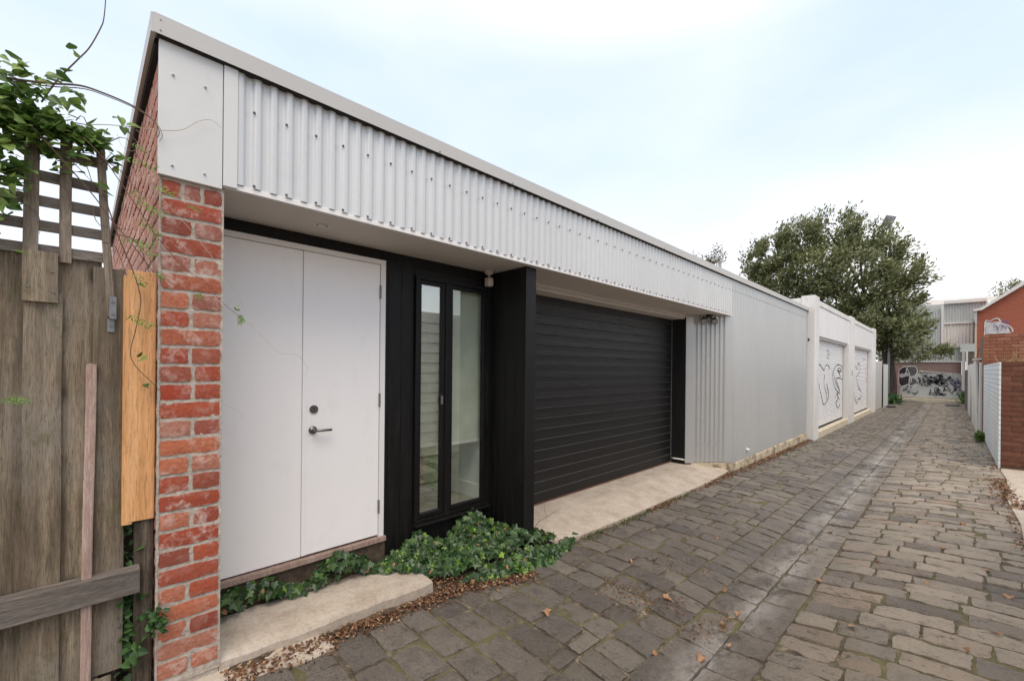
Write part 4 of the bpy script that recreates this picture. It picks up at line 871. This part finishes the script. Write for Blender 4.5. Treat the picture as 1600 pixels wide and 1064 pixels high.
s1 = [[(14.932,1.737),(15.158,1.772),(15.475,1.709),(15.804,1.609),(16.048,1.765),(16.483,1.752),(16.667,1.647)],[(14.937,1.606),(15.107,1.212),(15.516,.799),(15.852,.579),(16.444,.725),(16.524,.899),(16.341,1.046)],[(15.894,1.471),(15.823,1.197),(16.174,.911),(16.27,.697)],[(17.711,1.764),(17.324,1.612),(17.144,1.392),(17.65,1.011),(18.49,.831),(18.049,1.154),(17.735,1.311),(18.248,1.363),(18.906,1.297)],[(17.711,1.764),(18.224,1.808),(18.771,1.735),(18.669,1.576),(18.025,1.614),(18.455,1.498)],[(17.86,.853),(18.178,.688),(17.774,.553),(18.092,.345),(18.509,.478)],[(17.3,1.5),(17.8,1.15),(18.3,.95),(18.0,.8),(18.4,.62)],[(16.2,1.2),(16.45,1.0),(16.5,.85)],[(17.9,1.6),(18.3,1.7),(18.6,1.62),(18.2,1.55),(18.6,1.4)]]
m = MB()
for i, s in enumerate(s1): ribbon(m, sc2(s), .036, shx(sheets[0][1],sheets[0][2]), seed=i)
m.build('graffiti', 'inkblack', sheets[0][0])
m = MB()
for i, s in enumerate([[(16.1,2.2),(16.5,2.22),(16.3,2.1),(16.7,2.12),(16.2,2.0),(16.6,1.98)],[(17.6,.7),(18.2,.9),(17.9,.5)]]): ribbon(m, sc2(s), .03, shx(sheets[0][1],sheets[0][2]), seed=i+20)
m.build('faint_tag', 'inklight', sheets[0][0])
m = MB()
for i, s in enumerate([[(21.816,1.805),(22.267,1.671),(22.557,1.906),(23.033,1.817),(22.893,1.532),(22.138,1.349),(22.457,1.067),(22.936,.868)],[(21.592,.769),(21.75,.538),(22.355,.281),(22.649,.453),(23.282,.474),(23.426,.758),(22.622,.876)]]): ribbon(m, sc2(s), .04, shx(sheets[1][1],sheets[1][2]), seed=i+5)
m.build('graffiti', 'inkgrey', sheets[1][0])
m = MB()
for i, s in enumerate([[(25.1,1.79),(24.7,1.6),(25.0,1.45)],[(23.8,2.1),(24.4,2.12),(24.9,2.1)],[(24.9,1.3),(25.1,1.1)]]): ribbon(m, sc2(s), .07, shx(sheets[1][1],sheets[1][2]), seed=i+15)
m.build('pink_tag', 'inkpink', sheets[1][0])

# walls between the garages and the tree
bw = thing('rendered_boundary_wall', 'low brownish boundary wall just past the white garages', 'wall', (-2.45,26.5,-.1)); MB().box(-2.75,-2.44,24.75,28.4,-.3,2.05).build('wall_face', 'farcream', bw, bevel=.02)
cg = thing('corrugated_gate', 'narrow grey corrugated gate between the boundary wall and tree', 'gate', (-2.4,29.5,-.1)); corrug((-2.40,28.5,-2.40,30.6),-.2,1.95,cg,'sheet','fargrey',.02,.14,6); MB().box(-2.50,-2.38,30.65,30.85,-.3,2.0).build('post','rust',cg); MB().box(-2.55,-2.46,28.5,30.6,-.3,1.9).build('backing','rust',cg)

# ------------------------------------------------------------ end of the lane
EW = thing('end_garage', 'low graffiti covered brick garage closing the far end of the lane', 'building', (-1,39.2,-.3))
MB().box(-3.6,.43,39.3,39.7,-.5,2.24).build('brick_face', 'endbrick', EW)
pts = []; K = 26
for k in range(K):
    z0 = -.10+k*.075
    for q in range(4): pts.append((39.285-.012*math.sin(math.pi*q/4), z0+.075*q/4))
n_ = len(pts); link('roller_shutter', [(-2.48,y,z) for y,z in pts]+[(.42,y,z) for y,z in pts], [(i,n_+i,n_+i+1,i+1) for i in range(n_-1) if pts[i+1][1] < 1.5], 'fargrey', EW)
def flatpoly(name, pts2, Y, mat, parent, Z=0): 
    return link(name, [(x,Y,z) for x,z in pts2], [tuple(range(len(pts2)))], mat, parent)
gE = [(-2.55,1.59),(-2.35,1.86),(-2.14,1.91),(-2.18,1.42),(-2.38,1.42),(-2.38,1.2),(-1.96,1.34),(-1.89,.95),(-2.11,.72),(-2.41,.6),(-2.51,.88),(-2.5,1.42)]
gF = [(-2.14,1.91),(-1.93,1.95),(-1.67,1.91),(-1.59,1.61),(-1.7,1.34),(-1.86,1.25),(-1.6,1.04),(-1.6,.82),(-1.92,.64),(-2.0,.85),(-1.96,1.34)]
gr = flatpoly('graffiti_letters', gE, 39.255, 'inkblack', EW); flatpoly('graffiti_fill', gF, 39.262, 'inkgrey', EW)
m = MB()
for i, s in enumerate([gE+gE[:1], gF+gF[:1], [(-2.41,.35),(-2.05,.72),(-1.92,.44),(-1.6,.78),(-1.62,1.0)]]): ribbon(m, s, .055, None, 39.25, 3, i)
for k in range(26): 
    x = -1.5+1.85*k/25; ribbon(m, [(x,1.55-.12*abs(math.sin(k))),(x+.07,1.68-.25*(x+1.5)/1.9),(x+.10,1.45-.2*(x+1.5)/1.9)], .045, None, 39.252, 3, k)
m.build('white_outline', 'inkwhite', EW)
def scribble(mat, x0,x1,z0,z1,n_,w,seed,Y):
    rg4 = random.Random(seed); mb = MB()
    for k in range(n_):
        x = rg4.uniform(x0,x1); z = rg4.uniform(z0,z1); p = [(x,z)]
        for q in range(rg4.randint(3,5)): x += rg4.uniform(-.12,.16); z += rg4.uniform(-.16,.16); p.append((min(x1+.1,max(x0-.1,x)),min(z1+.08,max(z0-.08,z))))
        ribbon(mb, p, w, None, Y, 4, k)
    return mb.build('spray_tags', mat, EW)
scribble('inklight',-1.4,.2,.75,1.4,26,.10,1,39.256); scribble('inkblack',-1.15,-.45,.80,1.38,14,.07,2,39.250); scribble('inkgrey',-1.55,.3,.75,1.2,26,.05,3,39.252); scribble('inkblack',-1.0,.2,.14,.5,18,.04,4,39.251)
scribble('inkpurple',.1,.42,.5,1.1,9,.04,6,39.249); scribble('inkteal',-2.2,-1.2,.1,.6,8,.05,7,39.253); scribble('inkblue',-.1,.35,.9,1.2,8,.04,8,39.248)
corrug((-3.6,39.22,.72,39.22),2.26,3.1,EW,'upper_cladding','fargrey',.02,.12,6); MB().box(-3.6,.72,39.26,39.6,2.26,3.1).build('upper_backing','fargrey',EW)
MB().box(-3.6,.75,39.15,39.7,3.12,3.20).build('roof_edge','farroof',EW); MB().box(.35,1.0,38.95,39.6,2.86,3.34).build('box_gutter','fargrey',EW)
MB().box(.44,.60,38.9,39.3,-.5,2.85).build('column','farcream',EW); MB().box(.62,.70,38.85,39.0,-.5,2.85).build('downpipe','farwhite',EW); MB().box(.70,.95,39.0,39.3,-.5,2.85).build('side_panel','rust',EW)
MB().box(-2.5,.4,38.9,39.28,-.45,-.13).build('threshold','cream',EW,bevel=.02)
bp = thing('brick_pillar', 'squat reddish brick pillar by the tree at the end of the lane', 'pillar', (-2.7,38.8,-.4)); MB().box(-3.0,-2.50,38.6,39.1,-.5,1.95).build('shaft','endbrick',bp); MB().box(-2.52,-2.485,38.58,38.62,-.3,1.8).build('edge_stripe','inkpink',bp)

UB = thing('corrugated_warehouse', 'pale grey corrugated warehouse with white band above the end garage', 'building', (-.5,46.2,3))
corrug((-0.447,46,1.786,46),5.217,6.68,UB,'grey_cladding','fargrey',.028,.15,6); corrug((-0.447,45.95,1.117,45.95),3.275,5.173,UB,'white_cladding','farwhite',.028,.18,6)
corrug((-2.903,46.5,-0.614,45.9),3.386,6.178,UB,'side_cladding','fargrey',.028,.15,6)
MB().prism([(-2.903,6.178),(-0.614,6.178),(-1.25,6.568),(-1.999,7.127),(-2.903,7.517)],'y',46.2,46.4).build('gable_cladding','fargrey',UB)
MB().box(-0.581,-0.447,45.8,46,3.386,6.568).build('downpipe','farwhite',UB)
MB().box(-0.447,1.731,45.8,46.3,6.658,6.87).build('white_parapet','farwhite',UB); MB().box(-0.491,1.061,45.85,46,5.15,5.24).build('white_band','farwhite',UB)
MB().box(-3.4,1.7,46.6,47.1,2.5,6.736).build('wall_mass','fargrey',UB)
MB().add([(-3.6,47.2,6.792),(3.8,47.2,6.792),(3.8,51,7.542),(-3.6,51,7.6419999999999995)],[(0,1,2,3)]).build('roof','farroof',UB)
RB = thing('red_brick_building', 'orange red brick gabled building at right with white graffiti', 'building', (2.5,44,0))
def extr(name, poly, y0, y1, mat, parent): return MB().prism(poly,'y',y0,y1).build(name, mat, parent)
extr('gable_wall', [(1.20,-.4),(6.5,-.4),(6.5,9.6),(5.9,9.45),(3.31,7.30),(1.40,5.80),(1.20,5.75)], 43.9,44.3,'farbrick',RB)
MB().prism([(1.05,5.78),(1.42,5.83),(3.33,7.36),(6.0,9.5),(6.0,9.72),(3.25,7.56),(1.36,5.98),(1.0,5.90)],'y',43.6,44.4).build('barge','farwhite',RB)
MB().prism([(1.0,5.85),(1.2,5.8),(1.2,4.9),(1.12,4.9)],'y',43.7,44.2).build('gutter_end','fargrey',RB); MB().box(1.10,1.20,43.75,43.9,-.4,4.95).build('downpipe','cream',RB)
MB().box(1.21,6.4,44.3,58,-.4,5.7).build('body','farbrick',RB)
m = MB()
for p in [[(1.57,3.9),(1.6,5.04),(1.8,5.08),(2.05,5.22),(2.2,5.2),(2.35,4.9),(2.6,4.76),(2.8,4.5),(2.82,4.28)]]: ribbon(m,p,.07,None,43.87,4,1)
m.build('graffiti_outline','inkwhite',RB)
m = MB()
for k in range(16):
    z = 4.22+.05*k; xr = np.interp(z,[4.2,4.7,4.9,5.2],[2.75,2.6,2.35,2.1]); ribbon(m,[(1.62,z),(1.9,z+.01),(float(xr),z)],.05,None,43.872,2,k)
m.build('graffiti_fill','inkwhite',RB); m = MB()
for k in range(14):
    x = rg.uniform(1.7,2.5); z = rg.uniform(4.4,5.0); ribbon(m,[(x,z),(x+.12,z+.08),(x+.2,z-.05),(x+.1,z-.12)],.03,None,43.866,3,k)
m.build('graffiti_lines','inkpurple',RB)

# ------------------------------------------------------------ right hand side walls
RW = thing('brown_brick_wall', 'low dark brown brick wall at right edge with its lane side painted white', 'wall', (.6,11.3,0))
brickwall('end_bricks','brownbrick',None,(.598,11.20),(1,0),(0,-1),2.6,.0,21,RW,brick=.24,h=.085,wob=.0022,gap=.008,seed=14)
mortarsheet('mortar',(.598,11.205),(1,0),(0,-1),2.6,-.05,1.785,RW,.006,'brownmortar',3,.002,.05)
g = G('white_painted_brickwork'); g.coord(); se_ = g.n('ShaderNodeSeparateXYZ'); g.l(g.tc.outputs['Position'], se_.inputs[0]); cb2 = g.n('ShaderNodeCombineXYZ'); g.l(se_.outputs[1], cb2.inputs[0]); g.l(se_.outputs[2], cb2.inputs[1])
b = g.n('ShaderNodeTexBrick'); b.inputs['Scale'].default_value = 1; b.inputs['Brick Width'].default_value = .24; b.inputs['Row Height'].default_value = .0865; b.inputs['Mortar Size'].default_value = .006
b.inputs['Color1'].default_value = (.80,.81,.80,1); b.inputs['Color2'].default_value = (.74,.76,.76,1); b.inputs['Mortar'].default_value = (.42,.43,.43,1); g.l(cb2.outputs[0], b.inputs[0])
c = g.mix(g.ramp(g.noise(1.,5,.6,g.coord((1,3.2,.35))),[(.50,0.),(.64,.6)]), b.outputs[0], (.42,.60,.74)); c = g.mix(g.ramp(g.noise(1.,5,.6,g.coord((1,4.,.4),(0,0,0),(0,5,3))),[(.58,0.),(.68,.5)]), c, (.50,.60,.42)); c = g.mix(g.ramp(g.noise(9,6,.7),[(.58,0.),(.7,.5)]), c, (.48,.42,.36)); g.col(c); g.rough(.85); g.bump(b.outputs[1],-.004,1.); MT['whitebrick'] = g.m
MB().box(.575,.5975,11.205,16.4,-.05,1.775).build('painted_face','whitebrick',RW)
MB().box(.60,3.2,11.215,16.4,-.3,1.775).build('wall_core','brownmortar',RW); MB().box(.592,.60,11.22,16.4,-.2,1.76).build('paint_backing','paleblue',RW)
m = MB()
for k in range(9): y = rg.uniform(11.6,15.8); z = rg.uniform(.6,1.5); ribbon(m,[(0,z)],.03,None) if False else None
UW = thing('upper_brick_wall', 'taller orange brown brick wall standing behind the low brown wall', 'wall', (.6,16.5,0))
brickwall('end_bricks','brownbrick' if False else MT['brownbrick'],None,(.56,16.5),(1,0),(0,-1),2.6,1.2,16,UW,brick=.24,h=.085,wob=.0022,gap=.009,seed=16)
UW.children[0].data.materials[0] = brickmat('orange_brown_brick', [(0,(.24,.085,.045)),(.5,(.29,.11,.06)),(1,(.34,.15,.09))], (.45,.28,.18), .25)
mortarsheet('mortar',(.56,16.507),(1,0),(0,-1),2.6,.9,2.56,UW,.004,'brownmortar',4,.002,.1); MB().box(.57,3.2,16.52,18.6,-.3,2.55).build('wall_core','brownmortar',UW)
# dry grass on top
it = []
for k in range(70):
    x = rg.uniform(.72,1.30)-rg.random()*.0; it.append(((x-.05,11.5+rg.random()*2.5,1.77), rv(), Vector((rg.gauss(0,.35),rg.gauss(0,.3),1)), rg.uniform(.10,.34)))
for k in range(50): it.append(((rg.uniform(.7,1.2),11.4+rg.random()*.8,1.77), rv(), Vector((rg.gauss(0,.7),rg.gauss(0,.3),.8)), rg.uniform(.05,.12)))
tag(leafmesh('dry_grass','straw',it,[(0,0),(.02,.3),(.015,.7),(0,1)],None,.1,.3,31), 'dry straw coloured grass growing on top of the brown wall', 'grass', None, 'stuff')
PF = thing('white_board_fence', 'leaning row of flaking white boards with dark gaps along the right side', 'fence', (.55,21,-.1))
for k, (y0,y1,mat,x,zt,le) in enumerate([(16.7,17.2,'postwhite',.52,1.86,0),(17.3,18.9,'postwhite',.50,1.90,.05),(19.0,19.5,'rust',.56,1.88,0),(19.6,22.0,'postwhite',.50,1.86,.03),(22.2,24.0,'rust',.52,1.9,0),(24.1,27.6,'postwhite',.50,1.9,0),(27.8,34,'rust',.50,1.7,0)]):
    m = MB(); m.prism([(x,-.25),(x+.05,-.25),(x+.05-le,zt),(x-le,zt)],'y',y0,y1); m.build('board', mat, PF, bevel=.01)
MB().box(.42,.60,17.2,18.4,1.93,1.97).build('cap_sheet','farwhite',PF); MB().box(.60,.68,16.6,38.5,-.3,1.6).build('rear_board','rust',PF)
MB().tube(smoothline([(.50,22,1.9),(.52,20,2.05),(.50,18.5,1.95),(.52,17.2,2.25)],4),.02,5).build('bent_bar','rust',PF)
it = []
for (xc,yc,n_,h_) in ((.42,34,160,.7),(-2.35,31.8,340,.55),(.45,16.2,120,.16)):
    pass
def clump(name,label,xc,yc,zc,rx,ry,h_,n_,s0,s1,mat='shrub',seed=1):
    rg5 = random.Random(seed); it = []
    for k in range(n_):
        t = rg5.random(); it.append(((xc+rg5.gauss(0,rx)*(1-.5*t),yc+rg5.gauss(0,ry),zc+h_*t), Vector((rg5.gauss(0,1),rg5.gauss(0,1)-.3,rg5.gauss(0,1))), Vector((rg5.gauss(0,.6),rg5.gauss(0,.6),1)), rg5.uniform(s0,s1)))
    tag(leafmesh(name,mat,it,LANCE,None,.2,.3,seed),label,'weed clump')
clump('weed_clump','small bright green weed clump at the base of the tree trunk',-2.30,32.5,-.25,.22,.4,.45,420,.10,.28,seed=2)
clump('weed_clump','yellowish weed clump under the far column at right',.55,36.5,-.3,.14,.5,.7,260,.10,.26,'vine',3)
clump('weed_clump','small weed tuft by the painted white brick wall',.49,15.6,-.07,.04,.07,.16,260,.05,.12,'vine',4)
# flat lids / debris on the lane
for nm, lb, x, y, w, mt in (('metal_lid','dark metal lid lying on the lane near the end garage',.05,33.0,.32,'inkgrey'),('drain_cover','small dark drain cover near the tree trunk',-2.10,28.6,.20,'inkblack')):
    z = float(gz(x,y)); o = MB().cyl((x,y,z+.01),(x,y,z+.07),w,w*.85,20).build(nm,mt,None,True); tag(o,lb,'lid')

# ------------------------------------------------------------ trees
def quads(name, P, N, D, S, W_, mat, parent):
    """leaf cards: position, normal, direction, length, width (numpy)"""
    N = N/np.linalg.norm(N,axis=1,keepdims=True); D = D-N*(D*N).sum(1,keepdims=True); D /= np.linalg.norm(D,axis=1,keepdims=True); T = np.cross(D,N)
    S = S[:,None]; Wd = W_[:,None]; a = P; b = P+D*S*.5+T*Wd; c = P+D*S; d = P+D*S*.5-T*Wd
    V = np.stack([a,b,c,d],1).reshape(-1,3); n_ = len(P); me = bpy.data.meshes.new(name); me.vertices.add(4*n_); me.vertices.foreach_set('co',V.ravel()); me.loops.add(4*n_)
    me.loops.foreach_set('vertex_index',np.arange(4*n_,dtype=np.int32)); me.polygons.add(n_); me.polygons.foreach_set('loop_start',np.arange(n_)*4); me.update()
    o = bpy.data.objects.new(name,me); C.objects.link(o); me.materials.append(MT[mat]); o.parent = parent; o.matrix_parent_inverse = parent.matrix_world.inverted(); return o
T = thing('big_tree', 'large dense olive green tree rising behind the white garages', 'tree', (-2.65,35.5,-.4))
lobes = [(-9.13,35,9.2,1.8),(-7.38,35,10.11,1.6),(-5.59,35,10.31,1.5),(-4.15,35,9.5,1.25),(-2.9,35,8.8,1.0),(-2.05,35,7.2,1.0),(-2.55,35,5.67,1.35),(-4.24,34.6,7.27,2.2),(-6.27,34.6,7.97,2.1),(-8.12,35,7.57,1.9),(-2.24,35,3.92,1.1),(-3.9,34.6,4.61,1.7),(-3.0,36.2,3.05,.95),(-1.09,36.8,2.81,.5),(-1.85,36.6,2.74,.7),(-.41,37,2.68,.42),(-5.55,34.8,5.77,1.7)]
P_=[];N_=[];D_=[];S_=[]
lob = np.array(lobes)
for (x,y,z,r) in lobes:
    nc = int(26*r*r)+8
    for k in range(nc):
        d = rng.normal(0,1,3); d /= np.linalg.norm(d); 
        if d[1] > .5: d[1] = -d[1]
        c = np.array([x,y,z])+d*np.array([r,r*.9,r*.9])*rng.uniform(.60,1.08)
        # skip clumps buried deep inside other lobes
        dist = np.linalg.norm((lob[:,:3]-c),axis=1)/lob[:,3]
        if (dist < .66).any(): continue
        m_ = 74 if r > .8 else 55; cr = rng.uniform(.22,.46)*(1 if r > .8 else .6); nb_ = rng.normal(0,1,3)+np.array([.2,-.7,.5]); nb_ /= np.linalg.norm(nb_)
        dirn = d*.45+np.array([.55,-.1,.75]); dirn /= np.linalg.norm(dirn)
        q = c+np.clip(rng.normal(0,1,(m_,3)),-1.6,1.6)*cr*np.array([.55,.6,.45])+dirn*rng.uniform(-.4,.9,(m_,1))*cr*1.9
        P_.append(q); D_.append(dirn+rng.normal(0,.25,(m_,3))); N_.append(nb_+rng.normal(0,.42,(m_,3))); S_.append(rng.uniform(.15,.30,m_)*(1 if r > .8 else .7))
    # sparse interior to darken and block light
    m_ = int(60*r**3)+25; q = np.array([x,y,z])+rng.normal(0,.42,(m_,3))*r; P_.append(q); D_.append(rng.normal(0,1,(m_,3))); N_.append(rng.normal(0,1,(m_,3))); S_.append(rng.uniform(.2,.36,m_))
P_=np.concatenate(P_);D_=np.concatenate(D_);N_=np.concatenate(N_);S_=np.concatenate(S_)
quads('crown',P_,N_,D_,S_,S_*rng.uniform(.16,.26,len(S_)),'tree',T)
m = MB(); m.tube(smoothline([(-2.68,35.5,-.5),(-2.66,35.5,.6),(-2.72,35.5,1.8),(-2.9,35.4,3.2),(-3.3,35.2,5.0),(-4.0,35,6.6)],4),.36,12,.45)
m.tube(smoothline([(-2.9,35.4,3.0),(-2.4,35.6,4.2),(-2.2,35.3,6),(-2.4,35.1,7.8)],4),.17,8,.4)
for (x,y,z,r) in lobes: 
    b0 = Vector((-3.1,35.2,4.2)) if z > 4 else Vector((-2.75,35.5,2.2)); e0 = Vector((x,y,z)); m.tube(smoothline([b0,b0.lerp(e0,.4)+Vector((rg.gauss(0,.3),rg.gauss(0,.2),.3)),e0,e0+(e0-b0)*.12],4),.10 if r > .8 else .04,6,.25)
m.build('trunk','bark',T,True)
def thintree(name,label,cx_,cy_,cz_,rx,rz,n_,mat,seed,th=.05,s0=.12,s1=.24):
    r_ = np.random.default_rng(seed); t = thing(name,label,'tree',(cx_,cy_,-.5)); m = MB(); P_=[]
    m.tube(smoothline([(cx_,cy_,-.6),(cx_+.1,cy_,cz_*.5),(cx_,cy_,cz_-rz)],3),th*3,7,.6)
    for k in range(n_):
        e = np.array([cx_,cy_,cz_])+r_.normal(0,.55,3)*np.array([rx,rx*.6,rz]); b = Vector((cx_,cy_,cz_-rz)); ev = Vector(e); m.tube([b,b.lerp(ev,.5)+Vector((r_.normal(0,.15),0,.1)),ev],th,4,.2)
        P_.append(e+r_.normal(0,.22,(26,3)))
    m.build('trunk','bark',t); P_=np.concatenate(P_); k = len(P_)
    quads('crown',P_,r_.normal(0,1,(k,3)),r_.normal(0,1,(k,3))+np.array([0,0,.4]),r_.uniform(s0,s1,k),r_.uniform(.04,.07,k),mat,t)
thintree('thin_tree','sparse reddish treetop showing just above the long steel roof',-15.7,40,11.35,1.5,.65,34,'paletree',5)
thintree('far_tree','pale green treetop behind the red brick gable',4.4,60,9.15,1.5,.6,40,'tree',6,.05,.16,.28)
ch = MB().box(-14.55,-14.35,39.9,40.1,6,11.05).box(-14.60,-14.30,39.86,40.14,11.05,11.15).build('chimney','farcream'); tag(ch,'slim pale chimney showing above the long steel roof','chimney')
# floodlight panel on a mast among the tree
fp = thing('flood_light', 'tilted dark floodlight panel on a pole poking out above the tree', 'light', (-2.72,35.5,-.4))
rotm = Matrix.Rotation(R(24),3,'Y'); MB().box(-3.04,-2.52,35.0,35.10,10.45,11.10,rotm,(-2.78,35.05,10.77)).build('panel','galv',fp,bevel=.02); MB().cyl((-2.72,35.17,-.5),(-2.72,35.17,10.7),.07,.05,10).build('pole','galv',fp); MB().box(-2.68,-2.58,34.93,34.998,10.30,10.68).build('bracket','farwhite',fp)
